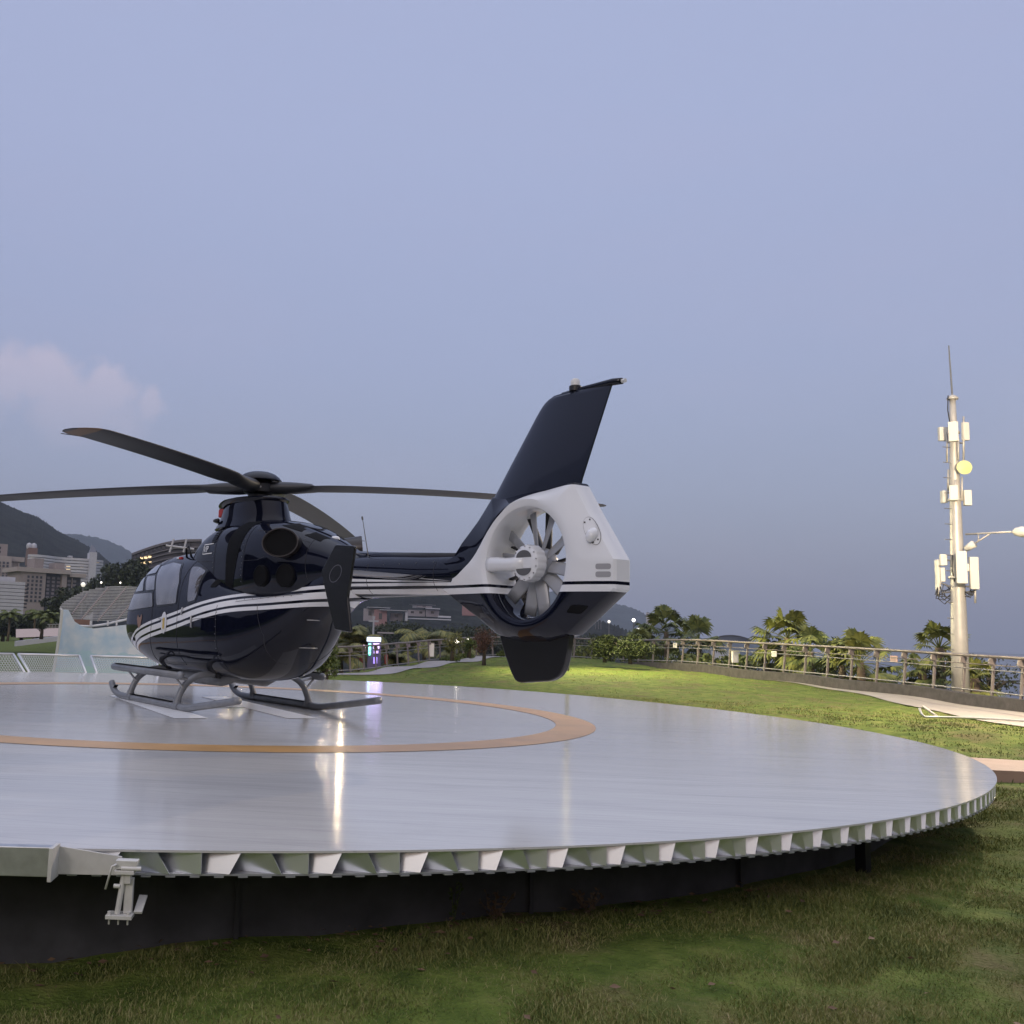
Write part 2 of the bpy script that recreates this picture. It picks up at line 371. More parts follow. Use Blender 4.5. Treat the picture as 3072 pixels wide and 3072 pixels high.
# bottom flange, webs of the extrusion, and the dark void behind them
mb = MB(); V = []
for z in (-.124,-.134):
    for rr in (DR-.02, DR-1.1): V += [((rr+.0)*math.cos(a), rr*math.sin(a), z) for a in AN]
mb.add(V, [(i, (i+1)%NA, NA+(i+1)%NA, NA+i) for i in range(NA)]+[(2*NA+i, 3*NA+i, 3*NA+(i+1)%NA, 2*NA+(i+1)%NA) for i in range(NA)]+[(i, 2*NA+i, 2*NA+(i+1)%NA, (i+1)%NA) for i in range(NA)])
for k in range(170):                                    # ribs under the lower flange
    a = math.radians(-128+k*.72); p = Vector(((DR-.03)*math.cos(a), (DR-.03)*math.sin(a), -.139)); mb.box(p, (.05,.03,.007), Matrix.Rotation(a+math.pi/2, 3, 'Z'))
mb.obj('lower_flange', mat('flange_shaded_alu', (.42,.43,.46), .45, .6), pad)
mb = MB(); px_ = .225; RW = Matrix.Rotation(math.radians(76), 3, 'Z')
def yrim(x, r): return -math.sqrt(max(r*r-x*x, 0))
WEB = .006
for k in range(-6, 66):
    x0 = -8.749+k*px_
    for (xt, xb) in ((x0, x0), (x0+.078, x0+.056), (x0+.142, x0+.166)):
        if max(abs(xt), abs(xb)) > DR-.02: continue
        yt, yb = yrim(xt, DR-.004), yrim(xb, DR-.004); L = min(.9, -2*yt-.05)
        V = []
        for (x, y, z) in ((xt, yt, -.013), (xb, yb, -.123)):
            for yy in (y+.012, y+L):
                for dx in (-WEB/2, WEB/2): V.append(tuple(RW @ Vector((x+dx, yy, z))))
        mb.add(V, [(0,1,5,4),(2,6,7,3),(0,4,6,2),(1,3,7,5)])
mb.obj('web', mat('web_mill_finish', (.84,.87,.92), .34, .88), pad, autosmooth=30)
SKIRT = mat('dark_skirt_panel', (.055,.055,.062), .8, 0, noise=(3,.4), bump=(5,.3,.01))
mb = MB(); r0 = 9.3; NS = 60
V = [((r0)*math.cos(2*math.pi*i/NS), r0*math.sin(2*math.pi*i/NS), z) for z in (-.134,-1.3) for i in range(NS)]
mb.add(V, [(i, (i+1)%NS, (i+1)%NS+NS, i+NS) for i in range(NS)]); mb.obj('skirt', SKIRT, pad)
mb = MB()
for i in range(NS):
    if i % 2: continue
    a = 2*math.pi*(i+.5)/NS; mb.box((r0*.9987*math.cos(a)*1.003, r0*.9987*math.sin(a)*1.003, -.72), (.03,.012,1.16), Matrix.Rotation(a+math.pi/2, 3, 'Z'))
mb.split_obj('skirt_batten', mat('dark_skirt_batten', (.04,.04,.045), .7), pad)
V = [((r0-.001+.25*q)*math.cos(2*math.pi*i/NS), (r0+.25*q)*math.sin(2*math.pi*i/NS), -.1345-.0*q) for q in (0,1) for i in range(NS)]
# steel leg seen through the gap on the right, against the wall
for (u, v) in ((1640,1600),(1745,1575)):
    a = math.atan2(at(u, v, 9.2)[1]-DC[1], at(u, v, 9.2)[0]-DC[0])
mb = MB()
for deg in (-48.5,):
    a = math.radians(deg); mb.box((9.55*math.cos(a), 9.55*math.sin(a), -.62), (.11,.08,.98), Matrix.Rotation(a+math.pi/2, 3, 'Z'))
mb.split_obj('support_post', mat('dark_steel', (.014,.014,.016), .55, .3), pad)
# bordered aluminium beam and end plate that cover the rim on the left, and the clamp
def rimpt(u, r=DR+.03):
    # point on the rim circle seen at column u
    d = ray(u, 1600)[:2]; d = d/np.linalg.norm(d); b_ = -d@DC; c_ = DC@DC-r*r; t_ = -b_-math.sqrt(b_*b_-c_); return d*t_
pL, p0_, p1_ = rimpt(-120), rimpt(110), rimpt(232)
mb = MB()
def plate(a, b_, za0, za1, zb0, zb1, th=.012):
    n_ = np.array([b_[1]-a[1], -(b_[0]-a[0])]); n_ = n_/np.linalg.norm(n_)
    if n_[1] > 0: n_ = -n_
    V = []
    for off_ in (0, th):
        for p_, z0, z1 in ((a, za0, za1), (b_, zb0, zb1)):
            q = p_+n_*off_; V += [(q[0]-DC[0], q[1]-DC[1], z0), (q[0]-DC[0], q[1]-DC[1], z1)]
    mb.add(V, [(0,1,3,2),(4,6,7,5),(0,4,5,1),(2,3,7,6),(1,5,7,3),(0,2,6,4)])
plate(pL, p0_, -.125, .018, -.125, .022, .07)
mb.obj('edge_beam', ALU, pad, bevel=.004)
mb = MB(); plate(p0_+(p1_-p0_)*.02, p1_, -.122, .018, -.122, -.028, .012)
nn = (p1_-p0_)/np.linalg.norm(p1_-p0_)
mb.box((p0_[0]-DC[0]-.0, p0_[1]-DC[1]-.07, -.05), (.02,.14,.165)); mb.obj('end_plate', ALUP, pad, bevel=.002)
mb = MB(); cx, cy = p1_[0]-DC[0]+.03, p1_[1]-DC[1]-.05
STEEL = ALUP
n_before = len(bpy.data.objects)
mb.box((cx+.01, cy, -.055), (.13,.07,.05)); mb.box((cx, cy, -.098), (.12,.09,.022)); mb.tube([(cx-.02,cy-.03,-.075),(cx+.10,cy-.03,-.075)], .014)
mb.obj('clamp_head', STEEL, pad, bevel=.003)
mb = MB(); mb.tube([(cx-.045,cy-.05,-.05),(cx-.07,cy-.055,-.06),(cx-.10,cy-.06,-.19)], .007); mb.obj('clamp_lever', STEEL, pad, smooth=True)
mb = MB(); mb.tube([(cx-.005,cy,-.10),(cx-.03,cy-.02,-.34)], .017, 12); mb.box((cx+.025,cy+.02,-.24), (.05,.04,.2)); mb.tube([(cx-.06,cy-.02,-.18),(cx-.02,cy-.02,-.18)], .013); mb.box((cx+.02,cy,-.135),(.035,.05,.06)); mb.obj('clamp_stem', STEEL, pad, bevel=.002)
mb = MB(); mb.box((cx-.015,cy,-.352), (.155,.11,.022)); mb.box((cx+.085,cy+.10,-.31),(.05,.17,.015), Matrix.Rotation(.35,3,'X'))
for dx in (-.055,0,.055): mb.tube([(cx-.02+dx,cy-.02,-.36),(cx-.02+dx,cy-.02,-.40)], .006)
for dx in (-.06,.055): mb.tube([(cx-.015+dx,cy-.03,-.342),(cx-.015+dx,cy-.03,-.322)], .011)
mb.obj('clamp_foot', STEEL, pad, bevel=.002)
for ob in pad.children:
    if ob.name.startswith('clamp_'):
        for v_ in ob.data.vertices: v_.co = ((v_.co.x-cx)*.86+cx, (v_.co.y-cy)*.86+cy, (v_.co.z+.05)*.86-.05)
# ---------------------------------------------------------------- safety net frames on the far left of the rim
NETT = mat('net_frame_tube', (.62,.63,.64), .4, .5)
def net_mat():
    mt = bpy.data.materials.new('wire_net'); mt.use_nodes = True; t = NT(mt.node_tree); b = t.n['Principled BSDF']
    b.inputs['Base Color'].default_value = (.52,.54,.55,1); b.inputs['Roughness'].default_value = .5; b.inputs['Metallic'].default_value = .4; return mt
NETM = net_mat()
def net_frame(a0, a1, label, side_up=1.0, outw=1.25, lift=.42):
    f = empty('safety_net_frame', (0,0,0), 0, label, 'safety net', 'safety net frames along the helipad rim')
    r_ = 9.95
    def P(s, t): 
        a = math.radians(a0+(a1-a0)*s); rr = r_+.12+outw*t
        return Vector((DC[0]+rr*math.cos(a), DC[1]+rr*math.sin(a), -.06+lift*t))
    f.location = P(0,0); L = f.location.copy(); q = lambda s, t: P(s, t)-L
    mb = MB(); 
    for a_, b_ in (((0,0),(1,0)),((0,1),(1,1)),((0,0),(0,1)),((1,0),(1,1))): mb.tube([q(*a_), q(*b_)], .032, 8)
    mb.obj('frame', NETT, f, smooth=True)
    mb = MB()
    n = 26
    for i in range(1, n): mb.tube([q(i/n, 0), q(i/n, 1)], .006, 4)
    for i in range(1, 9): mb.tube([q(0, i/9), q(1, i/9)], .006, 4)
    for i in range(-9, n): 
        s0, s1 = i/n, (i+9)/n
        t0, t1 = 0, 1
        if s0 < 0: t0 = -s0*n/9; s0 = 0
        if s1 > 1: t1 = 1-(s1-1)*n/9; s1 = 1
        if t1 > t0: mb.tube([q(s0, t0), q(s1, t1)], .005, 4)
    mb.obj('net', NETM, f)
    return f
def ang_of(u, v): p = atz(u, v, -.06); return math.degrees(math.atan2(p[1]-DC[1], p[0]-DC[0]))
NETS = [(-80,52,'pale mesh safety net frame furthest left on the helipad rim, cut by the photo edge'),(60,166,'pale mesh safety net frame in front of the left half of the painted backdrop'),(185,300,'pale mesh safety net frame on the rim behind the nose end of the skids')]
def ang_col(u, r=10.0, lo=90, hi=175):
    for k in range(400):
        a = math.radians(lo+(hi-lo)*k/400); x_, y_ = DC[0]+r*math.cos(a), DC[1]+r*math.sin(a)
        dd = Vector((x_, y_, -.06-CAMH)); X2 = dd.dot(R_); D_ = dd.dot(fwd); uu = (PX+FPX*X2/D_)/KK
        if uu <= u: return lo+(hi-lo)*k/400
    return hi
for u0, u1, lb in NETS: net_frame(ang_col(u0), ang_col(u1), lb)
# ---------------------------------------------------------------- paths
PAVE = mat('cream_paving', (.29,.265,.235), .75, 0, noise=(1.2,.12), bump=(8,.2,.01))
inner = resample(spline([(13.2,13.6),(13.8,17),(14.4,21.1),(15.1,24),(16.3,29),(17.0,33),(17.3,38),(16.9,43)], 8), .6)
outer_ = resample(FL[::-1], .5); outer_ = outer_[(outer_[:,1] < 43.5)&(outer_[:,0] > 10)]
def nearest(P, ys_):
    o = np.argsort(P[:,1]); return np.interp(ys_, P[o,1], P[o,0])
yy = np.linspace(14.5, 42.5, 90); xi = nearest(inner, yy); xo = nearest(outer_, np.clip(yy, 19.5, 50))-.14
V = []; 
for y_, a, b_ in zip(yy, xi, xo):
    for k in range(6):
        x_ = a+(b_-a)*k/5; V.append((x_, y_, float(lawn_z(np.array(x_), np.array(y_)))+.03))
tag(mesh_obj('promenade', V, grid_faces(90, 6), PAVE, smooth=True), kind='structure')
V = []
for y_, a, b_ in zip(yy, xi, xo):                          # drainage line in the paving
    for q in (.60,.617):
        x_ = a+(b_-a)*q; V.append((x_, y_, float(lawn_z(np.array(x_), np.array(y_)))+.036))
tag(mesh_obj('paving_joint', V, grid_faces(90, 2), mat('joint_grey', (.16,.14,.13), .8)), kind='structure')
# stone path that meets the pad from the right, one step above the near lawn
sp1 = MB(); A_ = [atz(1812,1424,-.36), atz(2100,1442,-.36), atz(2100,1464,-.36), atz(1812,1452,-.36)]
PAVE2 = mat('pink_stone_paving', (.30,.20,.15), .7, 0, noise=(2,.12), bump=(9,.2,.01))
poly = [(float(p[0]), float(p[1])) for p in A_]
ex = lambda a, b_, t: (a[0]+(b_[0]-a[0])*t, a[1]+(b_[1]-a[1])*t)
poly = [(6.6, poly[0][1]+(poly[0][0]-6.6)*.12), ex(poly[0], poly[1], 3.0), ex(poly[3], poly[2], 3.0), (6.4, poly[3][1]+(poly[3][0]-6.4)*.10)]
sp1.prism(poly, -.62, -.36, 'xy'); tag(sp1.obj('path', PAVE2), kind='structure')
# left path beyond the lawn, under the fence
V = []
for i, p_ in enumerate(FL[:56]):
    t_ = FL[min(i+1, len(FL)-1)]-FL[max(i-1, 0)]; n_ = np.array([t_[1], -t_[0]])/np.linalg.norm(t_)
    for k in range(3):
        q = p_+n_*(.1+1.4*k/2*(1 if i < 40 else max(.15, 1-(i-40)/18))); V.append((q[0], q[1], float(lawn_z(np.array(q[0]), np.array(q[1])))+.03))
tag(mesh_obj('footpath', V, grid_faces(56, 3), mat('grey_paving', (.26,.25,.25), .7, 0, noise=(2,.1)), smooth=True), kind='structure')

# ================================================================ HELICOPTER (x forward from the mast, y to port, z up)
HULL=[
(3.66,1.20,.02,.02,.02,2.0),(3.62,1.20,.20,.16,.30,2.0),(3.5,1.20,.44,.32,.55,2.1),(3.25,1.20,.72,.47,.73,2.2),(2.9,1.20,.97,.58,.84,2.4),
(2.4,1.2,1.13,.67,.91,2.6),(1.9,1.2,1.18,.73,.94,2.7),(1.3,1.2,1.18,.75,.95,2.7),(.7,1.2,1.14,.75,.95,2.7),(.2,1.2,1.00,.75,.95,2.7),
(-.3,1.2,.80,.75,.93,2.6),(-.7,1.2,.68,.73,.88,2.6),(-1.05,1.22,.62,.65,.79,2.5),(-1.35,1.28,.57,.53,.67,2.4),(-1.65,1.38,.52,.40,.55,2.4),(-1.95,1.52,.47,.28,.44,2.3),(-2.25,1.66,.42,.25,.38,2.2),(-2.6,1.78,.34,.24,.31,2.1),(-2.95,1.84,.27,.24,.27,2.0)]
COWL=[
(1.32,2.22,.03,.03,.2,2.2),(1.25,2.22,.18,.12,.42,2.3),(1.0,2.15,.40,.4,.57,2.6),(.65,2.1,.58,.45,.64,3.0),(.2,2.05,.70,.5,.68,3.2),(-.4,2.0,.76,.55,.70,3.2),(-1.0,2.0,.74,.55,.70,3.0),
(-1.5,2.0,.65,.5,.64,2.7),(-1.9,2.0,.53,.45,.52,2.4),(-2.3,2.0,.39,.35,.37,2.2),(-2.7,1.98,.25,.25,.26,2.0),(-3.0,1.95,.17,.15,.18,2.0)]
def cr(tab,x):
    # catmull-rom-ish (monotone-safe: linear blend smooth)
    if x>=tab[0][0]: return tab[0][1:]
    if x<=tab[-1][0]: return tab[-1][1:]
    for i in range(len(tab)-1):
        a,b=tab[i],tab[i+1]
        if a[0]>=x>=b[0]:
            t=(a[0]-x)/(a[0]-b[0]);h=a[0]-b[0]
            o=[]
            for k in range(1,len(a)):
                pa=tab[i-1] if i>0 else a;pb_=tab[i+2] if i+2<len(tab) else b
                ma=(b[k]-pa[k])/((pa[0]-b[0]) or 1)*h; mb=(pb_[k]-a[k])/((a[0]-pb_[0]) or 1)*h
                d=b[k]-a[k]
                if i==0: ma=2*d-mb if abs(2*d)<abs(3*d) else d
                t2,t3=t*t,t*t*t
                o.append((2*t3-3*t2+1)*a[k]+(t3-2*t2+t)*ma+(-2*t3+3*t2)*b[k]+(t3-t2)*mb)
            return o
def halfw(tab,x,z):
    zc,hu,hd,w,n=cr(tab,x);h=hu if z>zc else hd
    q=abs(z-zc)/h
    return w*(1-q**n)**(1/n) if q<1 else 0.

HX, HY, HTH = -1.25541, 15.01157, 0.571961
heli = empty('helicopter', (HX, HY, 0), math.pi/2+HTH, 'navy and white helicopter with enclosed tail fan parked on the round pad', 'helicopter')
NAVY = (.004,.005,.013); WHT = (.72,.73,.76)
def paint_mat(name, bands, rough=.07):
    mt = bpy.data.materials.new(name); mt.use_nodes = True; t = NT(mt.node_tree); b = t.n['Principled BSDF']
    co = t.add('ShaderNodeTexCoord').outputs['Object']; x, y, z = t.add('ShaderNodeSeparateXYZ', {0: co}).outputs
    f = bands(t, x, y, z); t.l.new(t.mix(f, NAVY+(1,), WHT+(1,)), b.inputs['Base Color'])
    b.inputs['Roughness'].default_value = rough+.25; b.inputs['Specular IOR Level'].default_value = 0; b.inputs['Coat Weight'].default_value = .72; b.inputs['Coat Roughness'].default_value = .035
    nn = t.noise(co, 1.3, 3); bn = t.add('ShaderNodeBump', {'Height': nn, 'Strength': .25, 'Distance': .02}); t.l.new(bn.outputs[0], b.inputs['Coat Normal'])
    return mt
def curve_fn(t, x, pts, x0, x1, z0, z1):
    fc = t.n.new('ShaderNodeFloatCurve'); cv = fc.mapping.curves[0]
    pts = sorted(((px-x0)/(x1-x0), (pz-z0)/(z1-z0)) for px, pz in pts)
    while len(cv.points) < len(pts): cv.points.new(.5, .5)
    for p, (a, b_) in zip(cv.points, pts): p.location = (a, b_)
    fc.mapping.update(); t.l.new(t.math('DIVIDE', t.math('SUBTRACT', x, x0), x1-x0, clamp=True), fc.inputs['Value'])
    return t.math('ADD', t.math('MULTIPLY', fc.outputs[0], z1-z0), z0)
ST_TOP = [(-3.0,1.79),(-2.47,1.77),(-2.07,1.75),(-1.5,1.71),(-.87,1.665),(-.28,1.58),(.63,1.42),(1.2,1.33),(1.82,1.23),(2.26,1.13),(2.5,1.04),(2.75,.93),(3.0,.80),(3.3,.66),(3.6,.5)]
def hull_bands(t, x, y, z):
    d = t.math('SUBTRACT', curve_fn(t, x, ST_TOP, -3.2, 3.8, .3, 2.0), z)
    # band widths on the side of the hull, from the top line down
    return t.ramp(t.math('DIVIDE', d, .30, clamp=True), [(0,(0,0,0)),(.003,(1,1,1)),(.15,(0,0,0)),(.28,(1,1,1)),(.56,(0,0,0)),(.68,(1,1,1)),(.86,(0,0,0))], 'CONSTANT')
def boom_bands(t, x, y, z):
    s = t.math('DIVIDE', t.math('ADD', x, 3.0), -1.86)
    tot = None
    for (a0, a1, b0, b1) in ((1.661,-.024,1.713,-.012),(1.752,-.021,1.785,-.02),(1.81,-.04,1.845,-.075),(1.895,-.115,1.93,-.15)):
        lo_ = t.math('ADD', a0, t.math('MULTIPLY', s, a1)); hi_ = t.math('ADD', b0, t.math('MULTIPLY', s, b1))
        m_ = t.math('MULTIPLY', t.math('GREATER_THAN', z, lo_), t.math('LESS_THAN', z, hi_)); tot = m_ if tot is None else t.math('MAXIMUM', tot, m_)
    return tot
SH_B = [(-7.3,2.75),(-6.75,2.665),(-6.48,2.665),(-6.128,2.636),(-5.884,2.572),(-5.631,2.426),(-5.438,2.242),(-5.24,2.026),(-5.104,1.921),(-4.86,1.80),(-4.6,1.76)]
def shroud_bands(t, x, y, z):
    zb = curve_fn(t, x, SH_B, -7.4, -4.5, 1.6, 2.9)
    a = t.math('LESS_THAN', z, zb); b_ = t.math('GREATER_THAN', z, 1.637)
    c1 = t.math('GREATER_THAN', z, 1.701); c2 = t.math('LESS_THAN', z, 1.731); blk = t.math('MULTIPLY', c1, c2)
    return t.math('MULTIPLY', t.math('MULTIPLY', a, b_), t.math('SUBTRACT', 1.0, blk))
P_HULL = paint_mat('helicopter_paint_striped', hull_bands); P_BOOM = paint_mat('boom_paint_striped', boom_bands); P_SHR = paint_mat('fan_shroud_paint', shroud_bands, .12)
P_NAVY = mat('helicopter_paint_navy', NAVY, .3, 0, coat=.72, spec=0)
P_WHITE = mat('helicopter_paint_white', WHT, .22, 0, coat=.6)
P_FIN = mat('fin_paint_navy', (.012,.016,.034), .32, 0, coat=.25)
BLACK = mat('black_satin', (.010,.010,.012), .35); MATTE = mat('dark_matte', (.004,.004,.005), .75, spec=.15)
GLASS = bpy.data.materials.new('tinted_glass'); GLASS.use_nodes = True
_t = NT(GLASS.node_tree); _b = _t.n['Principled BSDF']; _co = _t.add('ShaderNodeTexCoord').outputs['Object']
_t.l.new(_t.ramp(_t.noise(_co, 2.4, 3), [(.35, (.035,.028,.026)), (.65, (.15,.145,.15))]), _b.inputs['Base Color'])
_b.inputs['Roughness'].default_value = .06; _b.inputs['Coat Weight'].default_value = 1; _b.inputs['Coat Roughness'].default_value = .02; _b.inputs['Specular IOR Level'].default_value = .9
METAL = mat('worn_metal', (.42,.42,.43), .38, .7, noise=(20,.2)); SKIDM = mat('skid_grey_paint', (.19,.20,.22), .42, .1, noise=(6,.15))
BLADEM = mat('rotor_blade_grey', (.028,.031,.040), .45, 0, noise=(2,.15)); REDM = mat('red_cover', (.45,.03,.025), .5)
ORTIP = mat('blade_tip_orange', (.15,.095,.06), .5)
def loft(tab, name, m, N=72, steps=150, squash=None):
    xs_ = []
    for i in range(len(tab)-1):
        k = max(2, int((tab[i][0]-tab[i+1][0])/(.045))); xs_ += [tab[i][0]+(tab[i+1][0]-tab[i][0])*j/k for j in range(k)]
    xs_.append(tab[-1][0]); V = []
    for x in xs_:
        zc, hu, hd_, w_, n = cr(tab, x)
        for j in range(N):
            a = 2*math.pi*j/N; ca, sa = math.cos(a), math.sin(a)
            V.append((x, w_*math.copysign(abs(ca)**(2/n), ca), zc+(hu if sa > 0 else hd_)*math.copysign(abs(sa)**(2/n), sa)))
    Fc = grid_faces(len(xs_), N, True)+[tuple(range(N)), tuple((len(xs_)-1)*N+j for j in range(N-1,-1,-1))]
    mb = MB(); mb.add(V, Fc); return mb.obj(name, m, heli, autosmooth=40)
loft(HULL, 'fuselage', P_HULL)
loft(COWL, 'engine_cowling', P_NAVY)
BOOM = [(-2.6,1.83,.31,.25,.29,2.1),(-2.95,1.86,.285,.245,.265,2.0),(-3.6,1.86,.26,.235,.235,2.0),(-4.3,1.85,.235,.215,.21,2.0),(-4.95,1.85,.215,.205,.18,2.0),(-5.15,1.85,.20,.20,.15,2.0)]
loft(BOOM, 'tail_boom', P_BOOM)
# tail-rotor drive shaft cover along the top of the boom
mb = MB(); mb.tube([(-2.7,0,2.13),(-3.2,0,2.10),(-4.9,0,2.02)], [.10,.085,.075], 14); mb.obj('drive_shaft_cover', P_NAVY, heli, smooth=True)
# surface patches
def patch(poly, tab, name, m, side=1, off=.006, cuts=5, parent=None):
    bm = bmesh.new(); vs = [bm.verts.new((x, 0, z)) for x, z in poly]; f = bm.faces.new(vs)
    bmesh.ops.triangulate(bm, faces=[f])
    for _ in range(cuts):
        lg = [e for e in bm.edges if e.calc_length() > .07]
        if not lg: break
        bmesh.ops.subdivide_edges(bm, edges=lg, cuts=1); bmesh.ops.triangulate(bm, faces=bm.faces)
    for v in bm.verts:
        x, z = v.co.x, v.co.z; e = .01
        y = halfw(tab, x, z); nx = (halfw(tab, x+e, z)-halfw(tab, x-e, z))/(2*e); nz_ = (halfw(tab, x, z+e)-halfw(tab, x, z-e))/(2*e)
        n = Vector((-nx, 1, -nz_)).normalized(); p = Vector((x, y, z))+n*off; v.co = (p.x, p.y*side, p.z)
    bmesh.ops.recalc_face_normals(bm, faces=bm.faces)
    me = bpy.data.meshes.new(name); bm.to_mesh(me); bm.free(); me.materials.append(m)
    me.polygons.foreach_set('use_smooth', [True]*len(me.polygons))
    o = bpy.data.objects.new(name, me); COLL.objects.link(o); o.parent = parent or heli; return o
def rounded(poly, r=.05, n=4):
    out = []; P = [Vector(p) for p in poly]; k = len(P)
    for i in range(k):
        a, b_, c = P[i-1], P[i], P[(i+1)%k]; r1 = min(r, (a-b_).length*.4, (c-b_).length*.4)
        p1, p2 = b_+(a-b_).normalized()*r1, b_+(c-b_).normalized()*r1
        for j in range(n+1):
            t_ = j/n; q = p1*(1-t_)**2+b_*2*t_*(1-t_)+p2*t_*t_; out.append((q.x, q.y))
    return out
def grow(poly, d):
    c = sum((Vector(p) for p in poly), Vector((0,0)))/len(poly)
    return [tuple(c+(Vector(p)-c)*(1+d/(Vector(p)-c).length)) for p in poly]
WIN = [('door_window', [(1.93,2.13),(1.52,2.19),(1.10,2.14),(.80,1.87),(.71,1.53),(1.44,1.50),(1.64,1.81)]),
       ('rear_window', [(.66,2.09),(.46,2.08),(.22,2.01),(.16,1.87),(.07,1.66),(.09,1.57),(.30,1.54),(.44,1.82)]),
       ('windscreen_pane', [(1.93,2.03),(2.02,2.17),(2.30,2.18),(2.72,2.04),(2.52,2.015)]),
       ('windscreen_pane', [(2.29,1.98),(1.87,1.985),(1.66,1.75),(2.05,1.745)]),
       ('windscreen_pane', [(2.86,1.965),(2.47,1.975),(2.19,1.745),(2.62,1.735),(3.12,1.76)]),
       ('windscreen_pane', [(3.20,1.70),(2.63,1.695),(1.72,1.70),(1.60,1.48),(2.65,1.43),(3.36,1.45)])]
for side in (1, -1):
    for nm, poly in WIN:
        wf_ = patch(rounded(grow(poly, .035), .06), HULL, 'window_frame', BLACK, side, .004)
        patch(rounded(poly, .05), HULL, nm, GLASS, side, .009, parent=wf_)
# matte firewall bands and inlet grilles on the cowling
for side in (1, -1):
    patch([(-.50,2.72),(-.92,2.70),(-.80,2.40),(-.66,2.05),(-.64,1.72),(-.42,1.72),(-.46,2.1),(-.40,2.45)], COWL, 'inlet_band', MATTE, side, .004)
    patch(rounded([(.20,2.63),(.03,2.63),(.05,2.43),(.21,2.43)], .05), COWL, 'grille', MATTE, side, .006)
    mbg = None
    patch([(-1.45,2.66),(-1.85,2.55),(-1.82,2.50),(-1.42,2.61)], COWL, 'top_vent', MATTE, side, .004)
    patch([(-1.95,2.50),(-2.25,2.40),(-2.22,2.35),(-1.92,2.45)], COWL, 'top_vent', MATTE, side, .004)
for side in (1, -1):
    for k in range(5):
        z_ = 2.435+k*.034; patch([(.19,z_+.01),(.045,z_+.01),(.045,z_+.020),(.19,z_+.020)], COWL, 'grille_slat', P_NAVY, side, .012, parent=None)
def wall_pt(tab, x, z, side=1): return Vector((x, side*halfw(tab, x, z), z))
# exhausts and round intakes
for side in (1, -1):
    c = Vector((-1.77, side*.50, 2.31)); dirv = Vector((-.55, side*.83, .10)).normalized(); q = dirv.to_track_quat('Z', 'Y').to_matrix()
    sc = Matrix.Diagonal((1.0, 1.0, 1.0))
    mb = MB(); V = []; N = 36
    for (r, h) in ((.205,-.26),(.235,.06),(.25,.17),(.25,.19),(.232,.19),(.225,.16),(.22,.14)):
        for j in range(N):
            a = 2*math.pi*j/N; V.append(c+q @ Vector((r*math.cos(a)*1.08, r*math.sin(a)*.78, h)))
    mb.add(V, grid_faces(7, N, True)); o = mb.obj('exhaust_pipe', mat('exhaust_dark_metal', (.05,.045,.045), .35, .6), heli, autosmooth=35)
    mb = MB(); V = [c+q @ Vector((.222*math.cos(2*math.pi*j/N)*1.08, .222*math.sin(2*math.pi*j/N)*.78, .145)) for j in range(N)]
    mb.add(V, [tuple(range(N))]); mb.obj('exhaust_bore', MATTE, o)
    for (x, z, r) in ((-1.42,1.90,.13),(-1.86,1.90,.14)):
        p = wall_pt(COWL, x, z, side); e = .01
        nx = (halfw(COWL, x+e, z)-halfw(COWL, x-e, z))/(2*e); n = Vector((-nx, side*1.0, 0)).normalized(); q2 = n.to_track_quat('Z', 'Y').to_matrix()
        p = Vector((x, side*max(abs(p.y), halfw(HULL, x, z)), z))
        mb = MB(); mb.lathe([(r*1.12,-.05),(r*1.12,.035),(r,.045),(r*.95,.035),(.001,.03)], p, 28, 'z', q2); mb.obj('round_intake', MATTE, heli, autosmooth=40)
# rotor mast fairing
mb = MB(); V = []; N = 48
for (z, a_, b_, xc) in ((2.68,.86,.52,.10),(2.78,.80,.47,.10),(2.86,.76,.44,.10),(2.98,.72,.42,.10),(3.08,.66,.38,.08)):
    for j in range(N): t_ = 2*math.pi*j/N; V.append((xc+a_*math.cos(t_)*(1.0), b_*math.sin(t_), z))
mb.add(V, grid_faces(5, N, True)+[tuple(4*N+j for j in range(N))]); mb.obj('mast_fairing', P_NAVY, heli, autosmooth=45)
mb = MB(); V = []
for (z, a_, b_, xc) in ((3.05,.70,.41,.14),(3.085,.77,.44,.16),(3.11,.78,.45,.17),(3.13,.70,.40,.12),(3.145,.5,.32,.03)):
    for j in range(N): t_ = 2*math.pi*j/N; V.append((xc+a_*math.cos(t_), b_*math.sin(t_), z-.13*max(0, (a_*math.cos(t_)-.1))))
mb.add(V, grid_faces(5, N, True)+[tuple(4*N+j for j in range(N))]); mb.obj('fairing_lip', P_NAVY, heli, autosmooth=60)
mb = MB(); V = []
for t_ in np.linspace(-.62, .62, 9):
    for z_, k_ in ((2.875,1.0),(3.02,1.0)): V.append((.1+.775*math.cos(t_)*(1 if z_ < 2.9 else .955), .455*math.sin(t_)*1.35, z_))
mb = MB()
for yy_ in (.27,.0,-.27): mb.box((.60 if abs(yy_) > .1 else .78, yy_, 2.95), (.24,.10,.13))
mb.split_obj('inlet_plug', REDM, heli, bevel=.02)
mb = MB(); mb.tube([(.86,.10,2.84),(.80,.30,2.83),(.62,.42,2.82),(.40,.47,2.81)], .028, 8); mb.obj('fairing_hoop', BLACK, heli, smooth=True)
